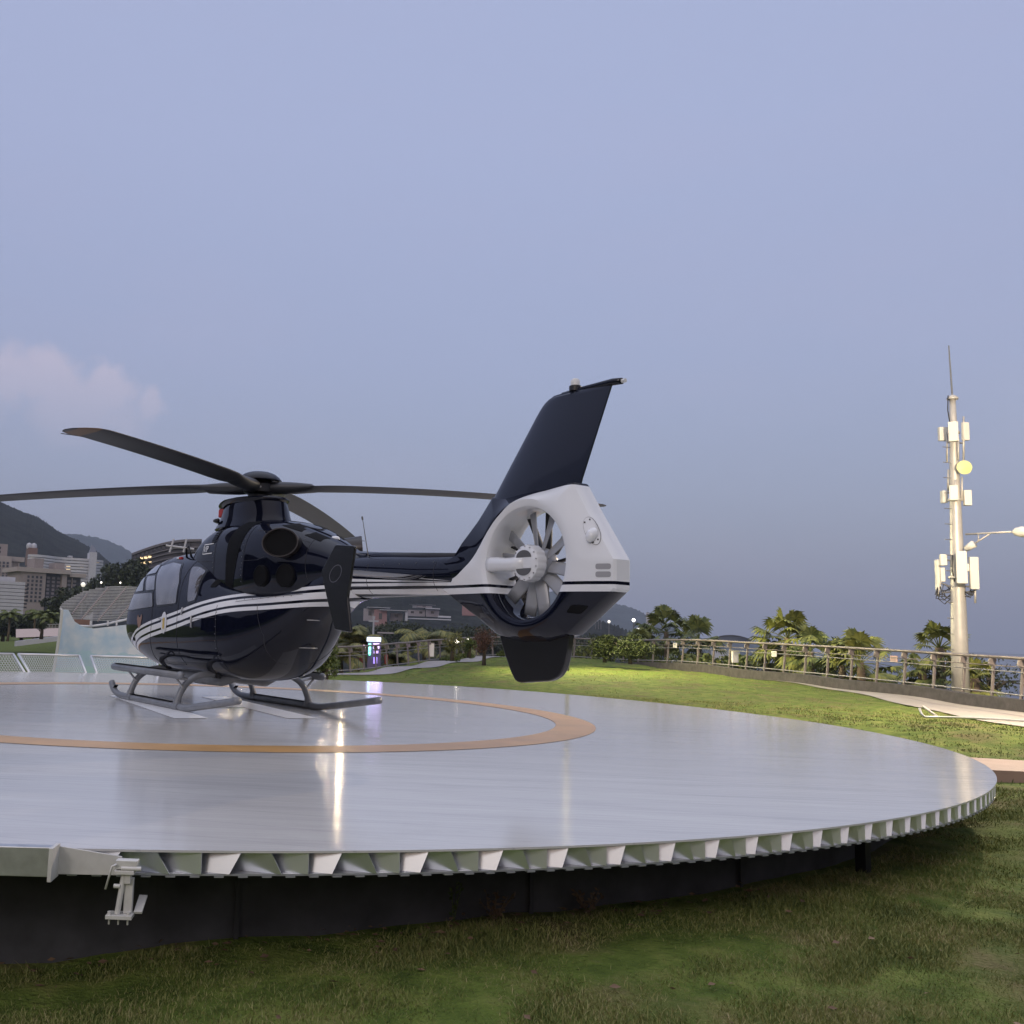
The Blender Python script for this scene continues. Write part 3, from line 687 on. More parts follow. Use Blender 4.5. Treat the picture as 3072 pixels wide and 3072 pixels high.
# rotor head
mb = MB(); mb.lathe([(.17,3.05),(.17,3.2),(.24,3.24),(.24,3.36),(.18,3.42),(.10,3.44)], n=28); mb.obj('rotor_mast', BLACK, heli, autosmooth=40)
mb = MB(); mb.lathe([(.02,3.565),(.08,3.563),(.16,3.55),(.24,3.52),(.30,3.475),(.335,3.43),(.34,3.415),(.30,3.41),(.1,3.43)], n=40); mb.obj('rotor_cap', P_NAVY, heli, smooth=True)
mb = MB()
for k in range(8):
    a = math.radians(20+45*k); mb.tube([(.245*math.cos(a), .245*math.sin(a), 3.30),(.262*math.cos(a), .262*math.sin(a), 3.30)], .016, 8)
mb.split_obj('bolt', METAL, heli)
def blade(az, z0, droop, pitch, twist=0):
    st = [(.16,.11,.085),(.35,.12,.095),(.6,.115,.085),(.85,.125,.06),(1.15,.158,.04),(1.5,.166,.03),(2.5,.164,.026),(3.6,.160,.022),(4.5,.156,.018),(4.80,.148,.015),(4.95,.115,.012),(5.06,.07,.008),(5.10,.02,.004)]
    sweep = lambda r: -.0 if r < 4.6 else -.10*((r-4.6)/.5)**1.6
    N = 20; V = []; ca, sa = math.cos(az), math.sin(az)
    rs = []
    for i in range(len(st)-1):
        k = 5; rs += [tuple(st[i][q]+(st[i+1][q]-st[i][q])*j/k for q in range(3)) for j in range(k)]
    rs.append(st[-1])
    for (r, c, th_) in rs:
        pt = math.radians(pitch*(1 if r < 1.0 else 1-.3*(r-1)/4.1)); z = z0-droop*(r/5.1)**2
        for j in range(N):
            a = 2*math.pi*j/N; xx = c*math.cos(a)+sweep(r); zz = th_*math.sin(a)*(.55+.45*math.cos(a) if r > .9 else 1)
            xr, zr = xx*math.cos(pt)-zz*math.sin(pt), xx*math.sin(pt)+zz*math.cos(pt)
            V.append((r*ca-xr*sa, r*sa+xr*ca, z+zr))
    mb = MB(); mb.add(V, grid_faces(len(rs), N, True)+[tuple(range(N)), tuple((len(rs)-1)*N+j for j in range(N))])
    o = mb.obj('rotor_blade', BLADEM, heli, smooth=True); o.data.materials.append(ORTIP)
    for p in o.data.polygons:
        rr = math.hypot(p.center.x, p.center.y)
        if rr > 4.72 and rr < 5.02: p.material_index = 1
    mb = MB(); r = 4.8; mb.tube([(r*ca+.14*sa, r*sa-.14*ca, z0-droop*.95-.14*math.sin(math.radians(pitch*.7))), ((r+.13)*ca+.25*sa, (r+.13)*sa-.25*ca, z0-droop*.95-.14*math.sin(math.radians(pitch*.7)))], .005, 5); mb.obj('static_wick', BLACK, o)
    return o
RT = 2.2607
blade(RT, 3.31, .13, 20); blade(RT+math.pi/2, 3.31, .30, -9); blade(RT+math.pi, 3.31, .38, -32); blade(RT-math.pi/2, 3.31, .16, 15)
# fan shroud ---------------------------------------------------
FC = (-6.0, 1.93); FR = .545
OUT = [(-4.30,1.84),(-4.83,2.05),(-4.93,2.175),(-5.04,2.30),(-5.13,2.41),(-5.22,2.52),(-5.33,2.66),(-6.56,2.69),(-6.76,2.38),(-7.08,1.93),(-7.08,1.66),(-7.0,1.60),(-6.50,1.24),(-6.20,1.17),(-5.86,1.155),(-5.60,1.185),(-5.45,1.225),(-5.10,1.42),(-4.72,1.64)]
def ray_poly(th_):
    d = (math.cos(th_), math.sin(th_)); best = 0
    for i in range(len(OUT)):
        a, b_ = OUT[i], OUT[(i+1)%len(OUT)]; ex_, ez = b_[0]-a[0], b_[1]-a[1]; den = d[0]*ez-d[1]*ex_
        if abs(den) < 1e-9: continue
        t_ = ((a[0]-FC[0])*ez-(a[1]-FC[1])*ex_)/den; s_ = ((a[0]-FC[0])*d[1]-(a[1]-FC[1])*d[0])/den
        if -1e-6 <= s_ <= 1+1e-6 and t_ > best: best = t_
    return best
NTH = 180; rows_ = [(0,-.0)]
prof = [(.0,.0,1),(.0,.6,1),(.0,.9,1)]
V = []; K_ = []
ths = sorted(set([2*math.pi*i/NTH for i in range(NTH)]+[math.atan2(b_-FC[1], a-FC[0]) % (2*math.pi) for a, b_ in OUT]))
def edge_half(th_):
    # blends into the boom in front, thin on top, a flat facet behind, rounded below
    return float(np.interp(math.degrees(th_) % 360, [0,14,30,55,105,122,180,232,256,325,345,360], [.16,.13,.07,.035,.03,.10,.105,.105,.055,.055,.12,.16]))
def edge_pow(th_): return float(np.interp(math.degrees(th_) % 360, [0,90,120,300,345,360], [1.1,1.1,1.6,1.6,1.25,1.1]))
for th_ in ths:
    ro = ray_poly(th_); c_, s_ = math.cos(th_), math.sin(th_); eh = edge_half(th_)
    w0 = .215
    ring = [(FR+.008,.0),(FR,.10),(FR+.004,.165),(FR+.02,.20),(FR+.05,w0),(FR+.09,w0+.004)]
    r1 = FR+.09; L_ = ro-r1
    bump_ = [(r1+L_*q, w0+.004-(w0+.004-eh)*q**edge_pow(th_)) for q in (.15,.3,.45,.6,.75,.88,.96)]
    ring += [(a if a < ro else ro-.001, b_) for a, b_ in bump_]+[(ro, eh*.8),(ro+.012*(c_ > -.3), 0)]
    K_.append(ring)
nr = len(K_[0])
for side in (1, -1):
    for th_, ring in zip(ths, K_):
        for (r, y) in ring: V.append((FC[0]+r*math.cos(th_), side*y, FC[1]+r*math.sin(th_)))
nt_ = len(ths); Fc = []
for s_ in range(2):
    for i in range(nt_):
        for j in range(nr-1):
            a = s_*nt_*nr+i*nr+j; b_ = s_*nt_*nr+((i+1)%nt_)*nr+j; Fc.append((a, b_, b_+1, a+1))
mb = MB(); mb.add(V, Fc); shroud = mb.obj('fan_shroud', P_SHR, heli, autosmooth=28)
bm = bmesh.new(); bm.from_mesh(shroud.data); bmesh.ops.remove_doubles(bm, verts=bm.verts, dist=.0005); bmesh.ops.recalc_face_normals(bm, faces=bm.faces); bm.to_mesh(shroud.data); bm.free()
# upper fin
def fin_sec(z):
    k = (z-2.70)/(3.60-2.70); le = [-5.36,-5.53,-5.72,-5.90,-6.02,-6.12,-6.24][min(6, int(k*6))] if False else None
    LE = [(2.62,-5.30),(2.72,-5.38),(2.95,-5.56),(3.10,-5.68),(3.44,-5.95),(3.52,-6.02),(3.575,-6.09),(3.615,-6.19)]
    TE = [(2.62,-6.54),(2.72,-6.57),(3.6,-6.945),(3.615,-6.95)]
    return np.interp(z, [a for a, _ in LE], [b_ for _, b_ in LE]), np.interp(z, [a for a, _ in TE], [b_ for _, b_ in TE])
V = []; zs_ = [2.62,2.68,2.74,2.85,2.95,3.05,3.15,3.25,3.35,3.44,3.49,3.53,3.56,3.585,3.60,3.612]; N = 40
for z in zs_:
    le, te = fin_sec(z); ch = le-te; th_ = .10-.055*(z-2.62)
    if z > 3.59: th_ *= .6
    for j in range(N):
        a = 2*math.pi*j/N; u_ = .5-.5*math.cos(a); x = le-ch*u_
        yt = 5*th_*(.2969*math.sqrt(u_)-.126*u_-.3516*u_**2+.2843*u_**3-.1015*u_**4)/.6*.9+.008*min(1, (1-u_)*20)*0+.006
        V.append((x, yt*(1 if a < math.pi else -1), z))
mb = MB(); mb.add(V, grid_faces(len(zs_), N, True)+[tuple((len(zs_)-1)*N+j for j in range(N))]); mb.obj('tail_fin', P_FIN, heli, autosmooth=35)
mb = MB(); mb.tube([(-6.30,0,3.612),(-6.55,0,3.615),(-6.95,0,3.612),(-7.06,0,3.60)], [.018,.026,.034,.03], 12); o = mb.obj('fin_tip_rail', P_NAVY, heli, smooth=True)
mb = MB(); mb.tube([(-7.06,0,3.60),(-7.10,0,3.598)], .02, 10); mb.obj('tail_light', mat('clear_lens', (.7,.7,.7), .1), o)
mb = MB(); mb.lathe([(.06,3.61),(.06,3.66),(.052,3.665)], (-6.47,0,0), 20); o = mb.obj('beacon', BLACK, heli, autosmooth=30)
mb = MB(); mb.lathe([(.046,3.665),(.046,3.715),(.03,3.735),(.001,3.738)], (-6.47,0,0), 20); mb.obj('lens', mat('clear_lens', (.7,.7,.7), .1), o, autosmooth=40)
# ventral fin / bumper below the shroud
vf = [(-5.47,1.22),(-5.56,1.02),(-5.66,.84),(-5.72,.765),(-5.79,.745),(-6.22,.79),(-6.33,.84),(-6.39,.92),(-6.44,1.08),(-6.47,1.26)]
mb = MB(); cxv = sum(a for a, _ in vf)/len(vf)
mb.prism(rounded(vf, .04, 3), -.035, .035); mb.obj('lower_fin', mat('lower_fin_black', (.010,.010,.011), .3, coat=.3), heli, bevel=.012, autosmooth=30)
# fan: hub, blades, guide vanes, arm
FANG = mat('fan_blade_grey', (.34,.35,.38), .35, .2); VANE = mat('guide_vane_dark', (.012,.012,.014), .45)
mb = MB(); mb.lathe([(.001,-.12),(.15,-.12),(.165,-.08),(.165,.04),(.15,.06),(.001,.06)], (FC[0],0,FC[1]), 36, 'y'); fan = mb.obj('fan_hub', FANG, heli, autosmooth=30)
angs = [8,37,80,112,147,190,220,259,283,318]
for k, dg in enumerate(angs):
    a = math.radians(dg); V = []; d = Vector((math.cos(a), 0, math.sin(a))); t_ = Vector((-math.sin(a), 0, math.cos(a)))
    for r, tw in ((.15,32),(.25,28),(.4,22),(.525,16)):
        tw = math.radians(tw); n_ = t_*math.cos(tw)+Vector((0,1,0))*math.sin(tw); m_ = -t_*math.sin(tw)+Vector((0,1,0))*math.cos(tw)
        for j in range(10):
            q = 2*math.pi*j/10; p = Vector((FC[0],0,FC[1]))+d*r+n_*math.cos(q)*.068+m_*math.sin(q)*.009; V.append(p)
    mb = MB(); mb.add(V, grid_faces(4, 10, True)+[tuple(30+j for j in range(10))]); mb.obj('fan_blade', FANG, heli, smooth=True)
for k in range(10):
    a = math.radians(22+36*k+4*math.sin(k*2.1)); d = Vector((math.cos(a), 0, math.sin(a))); V = []
    t_ = Vector((-math.sin(a), 0, math.cos(a)))
    for r in (.14,.545):
        for j in range(8):
            q = 2*math.pi*j/8; V.append(Vector((FC[0],-.13,FC[1]))+d*r+t_*math.cos(q)*.014+Vector((0,1,0))*math.sin(q)*.05)
    mb = MB(); mb.add(V, grid_faces(2, 8, True)); mb.obj('guide_vane', VANE, heli, smooth=True)
mb = MB(); V = []; N = 96                                   # scalloped white gearbox housing on the port side
for (r, y, sc_) in ((.001,.205,0),(.10,.205,0),(.15,.195,.0),(.178,.182,.006),(.188,.15,.007),(.188,.075,.006),(.16,.06,0)):
    for j in range(N):
        a = 2*math.pi*j/N; rr = r-sc_*max(0, math.cos(14*a))**1; V.append((FC[0]+.0+rr*math.cos(a), y, FC[1]+rr*math.sin(a)))
mb.add(V, grid_faces(7, N, True)); gb = mb.obj('gearbox_housing', P_WHITE, heli, autosmooth=30)
for s_ in (1, -1):
    mb = MB(); pl = [(FC[0]+.105*math.cos(t_), FC[1]+s_*(.055+.065*math.sin(t_)*1.1)) for t_ in np.linspace(0, math.pi, 12)]
    mb.prism(pl, .205, .209); mb.obj('housing_recess', mat('recess_grey', (.10,.10,.105), .5), gb)
mb = MB()
for k in range(14):
    a = 2*math.pi*(k+.5)/14; mb.tube([(FC[0]+.165*math.cos(a), .19, FC[1]+.165*math.sin(a)), (FC[0]+.165*math.cos(a), .20, FC[1]+.165*math.sin(a))], .007, 6)
mb.split_obj('bolt', METAL, gb)
mb = MB(); V = []; N = 20
for (x, rz_, ry) in ((-5.44,.078,.05),(-5.50,.076,.06),(-5.60,.072,.065),(-5.72,.068,.07),(-5.84,.072,.07),(-5.99,.078,.06)):
    for j in range(N): a = 2*math.pi*j/N; V.append((x, .165+ry*math.cos(a), FC[1]+.005-.01*(x < -5.6)+rz_*math.sin(a)))
mb.add(V, grid_faces(6, N, True)+[tuple(range(N)), tuple(5*N+j for j in range(N))]); mb.obj('gearbox_arm', P_WHITE, heli, smooth=True)
# details on the shroud's rear faces
def shroud_y(x, z):
    th_ = math.atan2(z-FC[1], x-FC[0]); r = math.hypot(x-FC[0], z-FC[1]); ro = ray_poly(th_); q = min(1, max(0, (r-FR-.09)/(ro-FR-.09))); return .219-(.219-edge_half(th_))*q**edge_pow(th_)
def shroud_patch(poly, name, m_, off, side, parent=None):
    bm = bmesh.new(); f = bm.faces.new([bm.verts.new((x, 0, z)) for x, z in poly]); bmesh.ops.triangulate(bm, faces=[f])
    for _ in range(3):
        lg = [e for e in bm.edges if e.calc_length() > .03]
        if lg: bmesh.ops.subdivide_edges(bm, edges=lg, cuts=1); bmesh.ops.triangulate(bm, faces=bm.faces)
    for v in bm.verts: v.co.y = side*(shroud_y(v.co.x, v.co.z)+off)
    bmesh.ops.recalc_face_normals(bm, faces=bm.faces); me = bpy.data.meshes.new(name); bm.to_mesh(me); bm.free(); me.materials.append(m_); me.polygons.foreach_set('use_smooth', [True]*len(me.polygons))
    o = bpy.data.objects.new(name, me); COLL.objects.link(o); o.parent = parent or heli; return o
for side in (1,):
    cxp, czp = -6.83, 2.20; tl = Matrix.Rotation(math.radians(-30), 2)
    ov = lambda rx, rz_, n=28: [tuple(Vector((cxp, czp))+tl @ Vector((rx*math.cos(t_), rz_*math.sin(t_)))) for t_ in np.linspace(0, 2*math.pi, n, endpoint=False)]
    shroud_patch(ov(.062,.155), 'light_gasket', mat('gasket_grey', (.30,.30,.32), .5), .002, side)
    pb_ = shroud_patch(ov(.056,.149), 'position_light_base', P_WHITE, .007, side)
    mb = MB()
    for dx, dz in ((-.02,.115),(.025,.11),(-.02,-.11),(.025,-.115)):
        q = Vector((cxp, czp))+tl @ Vector((dx, dz)); mb.box((q.x, side*(shroud_y(q.x, q.y)+.010), q.y), (.014,.006,.014))
    mb.split_obj('screw', mat('screw_dark', (.05,.05,.05), .4), pb_)
    y0_ = shroud_y(-6.85, 2.16); mb = MB(); V = []
    for i, (r, h) in enumerate(((.058,0),(.056,.035),(.048,.06),(.030,.075),(.001,.078))):
        for j in range(20): a = 2*math.pi*j/20; V.append((-6.845+r*.9*math.cos(a), side*(y0_-.004+h), 2.165+r*1.15*math.sin(a)-h*.35))
    mb.add(V, grid_faces(5, 20, True)); mb.obj('position_light', P_WHITE, heli, smooth=True)
    for zc_ in (1.862, 1.790): shroud_patch(rounded([(-7.045,zc_+.027),(-6.905,zc_+.027),(-6.905,zc_-.024),(-7.045,zc_-.024)], .02, 4), 'tail_slot', mat('slot_grey', (.30,.30,.32), .7), .002, side)
    shroud_patch(rounded([(-6.80,1.505),(-6.63,1.515),(-6.56,1.44),(-6.70,1.43)], .03, 4), 'tail_vent', MATTE, .003, side)
# stabiliser with end plates
mb = MB(); V = []; N = 28
for y in (-1.31,-.6,-.15,.15,.6,1.31):
    for j in range(N):
        a = 2*math.pi*j/N; u_ = .5-.5*math.cos(a); yt = .16*(.2969*math.sqrt(u_)-.126*u_-.3516*u_**2+.2843*u_**3-.1036*u_**4)*2.2
        V.append((-3.98-.52*u_, y, 1.84-yt*(1 if a < math.pi else -1)))
mb.add(V, grid_faces(6, N, True)); mb.obj('stabilizer', P_NAVY, heli, smooth=True)
EP = [(-4.29,2.115),(-4.67,2.08),(-4.60,1.72),(-4.56,1.55),(-4.65,1.18),(-4.34,1.205),(-4.18,1.50),(-4.02,1.83)]
for side in (1, -1):
    mb = MB(); mb.prism(rounded(EP, .03, 3), side*1.30, side*1.33); ep = mb.obj('end_plate', mat('end_plate_black', (.012,.012,.014), .25, coat=.5), heli, bevel=.008, autosmooth=30)
    mb = MB(); V = []
    for r in (.95,1.05):
        for j in range(32): a = 2*math.pi*j/32; V.append((-4.32+.115*r*math.cos(a), side*1.3325, 1.80+.085*r*math.sin(a)-.03*math.cos(a)))
    mb.add(V, grid_faces(2, 32, True)); mb.obj('emblem_ring', mat('emblem_grey', (.10,.10,.12), .4), ep)
# skids
def skid(side):
    y = side*1.1
    P = resample(spline([(2.78,y,.24),(2.68,y,.14),(2.5,y,.075),(2.2,y,.05),(1.0,y,.05),(-.10,y,.05),(-.24,y,.055),(-.6,y,.10),(-1.2,y,.185),(-1.78,y,.27)], 8), .06)
    mb = MB(); mb.tube(P, .050, 14); s_ = mb.obj('skid_tube', SKIDM, heli, smooth=True)
    mb = MB(); mb.box((1.05, y, .104), (1.7,.06,.010)); mb.box((2.62,y,.155),(.16,.06,.01),Matrix.Rotation(.55,3,'Y')); mb.split_obj('grip_tread', MATTE, s_)
    ys_ = side*1.18
    mb = MB(); mb.tube([(2.5,ys_,.50),(-.12,ys_,.50)], .055, 14); st_ = mb.obj('boarding_step', SKIDM, heli, smooth=True)
    mb = MB(); mb.box((1.15, ys_, .558), (2.5,.07,.010)); mb.obj('step_tread', MATTE, st_)
    mb = MB(); mb.lathe([(.001,-.07),(.04,-.055),(.056,-.02),(.058,.0)], (-.12,ys_,.50), 14, 'x'); mb.obj('step_end_cap', SKIDM, st_, smooth=True)
for side in (1, -1): skid(side)
for xc in (1.93, .12):
    P = resample(spline([(xc,1.1,.08),(xc,1.07,.20),(xc,.98,.36),(xc,.80,.48),(xc,.55,.51),(xc,0,.50),(xc,-.55,.51),(xc,-.80,.48),(xc,-.98,.36),(xc,-1.07,.20),(xc,-1.1,.08)], 6), .05)
    mb = MB(); mb.tube(P, .048, 14); ct = mb.obj('cross_tube', SKIDM, heli, smooth=True)
    for side in (1, -1):
        mb = MB(); mb.tube([(xc-.0,side*1.1,.045),(xc,side*1.09,.15)], [.068,.056], 12); mb.tube([(xc-.10,side*1.1,.05),(xc+.10,side*1.1,.05)], .060, 12); mb.obj('skid_saddle', SKIDM, ct, autosmooth=40)
        mb = MB(); mb.tube([(xc,side*.92,.42),(xc,side*1.18,.48)], .026, 8); mb.tube([(xc-.03,side*1.02,.30),(xc-.03,side*1.16,.46)], .018, 8); mb.split_obj('step_bracket', METAL, ct)
        mb = MB(); mb.box((xc, side*.5, .51), (.16,.07,.12)); mb.obj('belly_clamp', BLACK, ct, bevel=.01)
# belly fairing / keel
mb = MB(); mb.tube([(2.35,.30,.52),(2.1,.34,.47),(1.0,.36,.44),(.2,.36,.44),(-.2,.30,.48)], [.04,.10,.12,.11,.05], 14); mb.tube([(2.35,-.30,.52),(2.1,-.34,.47),(1.0,-.36,.44),(.2,-.36,.44),(-.2,-.30,.48)], [.04,.10,.12,.11,.05], 14)
mb.split_obj('belly_fairing', SKIDM, heli, smooth=True)
def seam(pts, tab, side, name='panel_seam', r=.0035, m_=None):
    P = resample(np.array(pts, float), .03); q = []
    for x, z in P:
        w_ = halfw(tab, x, z)
        if w_ > .02: q.append((x, side*(w_+.001), z))
    if len(q) > 1: mb = MB(); mb.tube(q, r, 4, False); return mb.obj(name, m_ or SEAMM, heli)
SEAMM = mat('seam_dark', (.03,.03,.035), .6)
for side in (1, -1):
    for pts in ([(1.99,2.30),(1.78,1.95),(1.62,1.55),(1.60,1.2),(1.68,.85),(1.75,.62)], [(.72,2.28),(.68,1.9),(.63,1.5),(.62,1.1),(.64,.62)], [(1.75,.62),(1.2,.60),(.64,.62)], [(-.55,1.5),(-.60,1.1),(-.62,.62)], [(-.9,1.55),(-1.5,1.62),(-2.1,1.66)], [(.62,1.26),(.0,1.30),(-.55,1.33)], [(-1.32,1.52),(-1.45,1.1),(-1.30,.72)]):
        seam(pts, HULL, side)
    for pts in ([(.02,2.70),(.0,2.3),(.0,1.95)], [(-.98,2.66),(-.95,2.3),(-.93,1.8)], [(-.95,2.12),(-1.3,2.12),(-1.45,2.16)], [(-1.1,2.55),(-1.6,2.48),(-2.1,2.34)], [(-2.12,2.40),(-2.15,2.1),(-2.18,1.85)], [(.98,2.2),(.6,2.17),(.05,2.15)]):
        seam(pts, COWL, side)
    seam([(-3.3,2.02),(-3.32,1.85),(-3.3,1.66)], BOOM, side); seam([(-4.55,2.0),(-4.56,1.85),(-4.55,1.68)], BOOM, side)
    # rows of fasteners
    RV = mat('fastener', (.22,.22,.23), .35, .6)
    mb = MB()
    for x, z, tab in [(-.9+.0*k, 2.6-.085*k, COWL) for k in range(10)]+[(.05, 2.62-.08*k, COWL) for k in range(8)]+[(-1.15-.12*k, 2.535-.02*k, COWL) for k in range(8)]+[(-.9-.14*k, 1.58+.008*k, HULL) for k in range(8)]+[(-.58, .7+.1*k, HULL) for k in range(8)]+[(-3.3-.3*k, 2.0, BOOM) for k in range(5)]:
        y = halfw(tab, x, z)
        if y > .05: mb.box((x, side*(y+.002), z), (.012,.006,.012))
    o = mb.obj('fastener_row', RV, heli); tag(o, kind='stuff')
# small parts: handles, lights, antennas, emblem, lettering
def stick(name, m, x, z, dx, dz, side=1, tab=HULL, t_=.008, out=.02, parent=None):
    p0 = wall_pt(tab, x, z, side); p1 = wall_pt(tab, x+dx, z+dz, side); o_ = Vector((0, side*out, 0))
    mb = MB(); mb.tube([p0+o_*.2, p0+o_, p1+o_, p1+o_*.2], t_, 6); return mb.obj(name, m, heli, smooth=True)
for side in (1, -1):
    stick('door_handle', METAL, 1.28, 1.30, -.14, -.02, side); stick('door_handle', METAL, .45, 1.36, -.02, .10, side, t_=.011); stick('hatch_handle', METAL, -2.02, 1.33, -.06, 0, side); stick('hatch_handle', METAL, -1.62, .96, -.06, 0, side)
    stick('sliding_rail', METAL, .10, 1.34, -.02, -.16, side, t_=.012)
    patch(rounded([(-.15,1.93),(-.28,1.93),(-.28,1.76),(-.15,1.76)], .03), HULL, 'side_vent', MATTE, side, .005)
    patch(rounded([(2.55,.98),(2.4,.99),(2.40,.93),(2.53,.92)], .02), HULL, 'foot_hole', MATTE, side, .005)
oval = [(1.10+.105*math.cos(a), 1.235+.165*math.sin(a)) for a in np.linspace(0, 2*math.pi, 32, endpoint=False)]
for side in (1, -1):
    em = patch(oval, HULL, 'emblem', P_WHITE, side, .008)
    patch([(1.135,1.31),(1.065,1.31),(1.065,1.155),(1.10,1.13),(1.135,1.155)], HULL, 'emblem_crest', mat('gold_print', (.55,.40,.12), .4), side, .012, parent=em)
    patch([(2.24,1.36),(2.28,1.28),(2.22,1.17),(2.16,1.13),(2.09,1.18),(2.04,1.30),(2.07,1.37),(2.12,1.31),(2.19,1.31)], HULL, 'nose_badge', mat('badge_tan', (.26,.15,.11), .4), side, .006)
def text_patch(txt, x0, z0, size, tab, m, side, off=.008, name='lettering', sx_=1.0):
    cu = bpy.data.curves.new('lettering', 'FONT'); cu.body = txt; cu.size = size; cu.resolution_u = 3
    tmp = bpy.data.objects.new('lettering', cu); COLL.objects.link(tmp); dg = bpy.context.evaluated_depsgraph_get(); dg.update()
    me = bpy.data.meshes.new_from_object(tmp.evaluated_get(dg)); bpy.data.objects.remove(tmp)
    bm = bmesh.new(); bm.from_mesh(me)
    for _ in range(3):
        lg = [e for e in bm.edges if e.calc_length() > .05]
        if lg: bmesh.ops.subdivide_edges(bm, edges=lg, cuts=1)
    for v in bm.verts:
        x = x0-side*v.co.x*sx_ ; z = z0+v.co.y; e = .01; y = halfw(tab, x, z)
        nx = (halfw(tab, x+e, z)-halfw(tab, x-e, z))/(2*e); nz_ = (halfw(tab, x, z+e)-halfw(tab, x, z-e))/(2*e)
        n = Vector((-nx, 1, -nz_)).normalized(); p = Vector((x, y, z))+n*off; v.co = (p.x, p.y*side, p.z)
    bm.to_mesh(me); bm.free(); me.materials.clear(); me.materials.append(m)
    o = bpy.data.objects.new(name, me); COLL.objects.link(o); o.parent = heli; return o
LET = mat('white_lettering', (.85,.85,.84), .4)
for side in (1, -1):
    text_patch('VIP', .44 if side > 0 else .12, 2.30, .135, COWL, LET, side, off=.012)
    patch([(.47,2.425),(.10,2.425),(.10,2.413),(.47,2.413)], COWL, 'lettering_frame', LET, side, .008); patch([(.47,2.282),(.10,2.282),(.10,2.270),(.47,2.270)], COWL, 'lettering_frame', LET, side, .008); patch([(.47,2.425),(.458,2.425),(.458,2.270),(.47,2.270)], COWL, 'lettering_frame', LET, side, .008)
mb = MB(); mb.tube([(-3.12,.08,2.09),(-3.10,.08,2.13)], [.035,.012], 10); mb.tube([(-3.10,.08,2.13),(-2.94,.08,2.62)], [.007,.004], 6); mb.tube([(-2.945,.08,2.60),(-2.93,.08,2.64)], .011, 6); mb.obj('whip_antenna', BLACK, heli)
mb = MB(); mb.lathe([(.06,0),(.06,.03),(.045,.05),(.001,.058)], (-2.2,0,2.39), 18); mb.obj('gps_dome', P_WHITE, heli, smooth=True)
mb = MB(); mb.tube([(.92,.3,2.55),(.92,.3,2.66)], [.008,.004], 6); mb.obj('stub_antenna', BLACK, heli)
mb = MB(); mb.tube([(1.35,.52,2.22),(1.30,.56,2.42),(1.22,.56,2.44),(1.20,.5,2.25)], .018, 8); mb.obj('cable_cutter', BLACK, heli, smooth=True)
# roof-corner red drain cap near the door top
p = wall_pt(HULL, 1.42, 2.27, 1); mb = MB(); mb.box(p+Vector((.05,.01,0)), (.10,.035,.035)); o = mb.obj('remove_tag', REDM, heli, bevel=.006); mb = MB(); mb.box(p+Vector((.15,.01,.005)), (.09,.03,.03)); mb.obj('tag_white', P_WHITE, o, bevel=.006)
# nose mirror / landing light
mb = MB(); mb.lathe([(.001,.0),(.05,.01),(.06,.04),(.05,.06)], (3.30,.50,.98), 16, 'x'); mb.obj('landing_light', METAL, heli, smooth=True)
# under-boom skid protector and strobe
mb = MB(); mb.tube([(-4.9,0,1.60),(-5.3,0,1.34),(-5.6,0,1.19)], .02, 8); mb.obj('boom_edge_strip', P_NAVY, heli, smooth=True)

# ================================================================ SURROUNDINGS
# --- stone curb + railing
STONE = mat('dark_curb_stone', (.060,.055,.055), .8, 0, noise=(5,.35), bump=(9,.4,.02))
FENCEM = mat('bronze_grey_rail', (.19,.165,.155), .5, .2, noise=(4,.15)); WIREM = mat('galvanised_rail', (.22,.215,.21), .5, .3)
def lz(x, y): return float(lawn_z(np.array(float(x)), np.array(float(y))))
CURB = FL[(FL[:,1] < 52.5)&(FL[:,0] > 13)]
cb = MB(); V = []
for i, p in enumerate(CURB):
    t_ = CURB[min(i+1, len(CURB)-1)]-CURB[max(i-1, 0)]; n_ = np.array([t_[1], -t_[0]])/np.linalg.norm(t_); g = lz(*p); h = .36*min(1, i/10+.1)
    for o_, z in ((.14,g-.3),(.14,g+h),(-.22,g+h),(-.22,g-.8)): q = p+n_*o_; V.append((q[0], q[1], z))
cb.add(V, grid_faces(len(CURB), 4)); tag(cb.obj('curb', STONE, autosmooth=40), 'dark stone curb under the railing along the seaward side of the lawn', 'curb')
NEARC = lambda p: max(0, min(1, 1)) 
def base_raw(p):
    # height the posts stand on
    if p[1] < 52.5 and p[0] > 13:
        i = int(np.argmin(np.hypot(*(CURB-p).T))); return lz(*p)+.36*min(1, i/10+.1)
    return lz(*p)+.02
_bh = None
def base_h(p):
    global _bh
    if _bh is None:
        v = np.array([base_raw(q) for q in FL]); k = np.hanning(23); k /= k.sum(); _bh = np.convolve(np.pad(v, 11, 'edge'), k, 'valid')
    return float(_bh[int(np.argmin(np.hypot(*(FL-p).T)))])
def fence_r(u):
    d = ray(u, 1240)[:2]; a = math.atan2(d[0], d[1]); th = np.arctan2(FL[:,0], FL[:,1]); i = int(np.argmin(abs(th-a)+(FL[:,1] < 18)*9)); return float(np.hypot(*FL[i]))
fence = empty('railing', (12,58,0), 0, 'long bronze grey metal railing that curves round the lawn beyond the helipad', 'railing')
fo = np.array([12,58,0.])
FP = resample(FL, 1.33); mbp = None
post_mesh = None
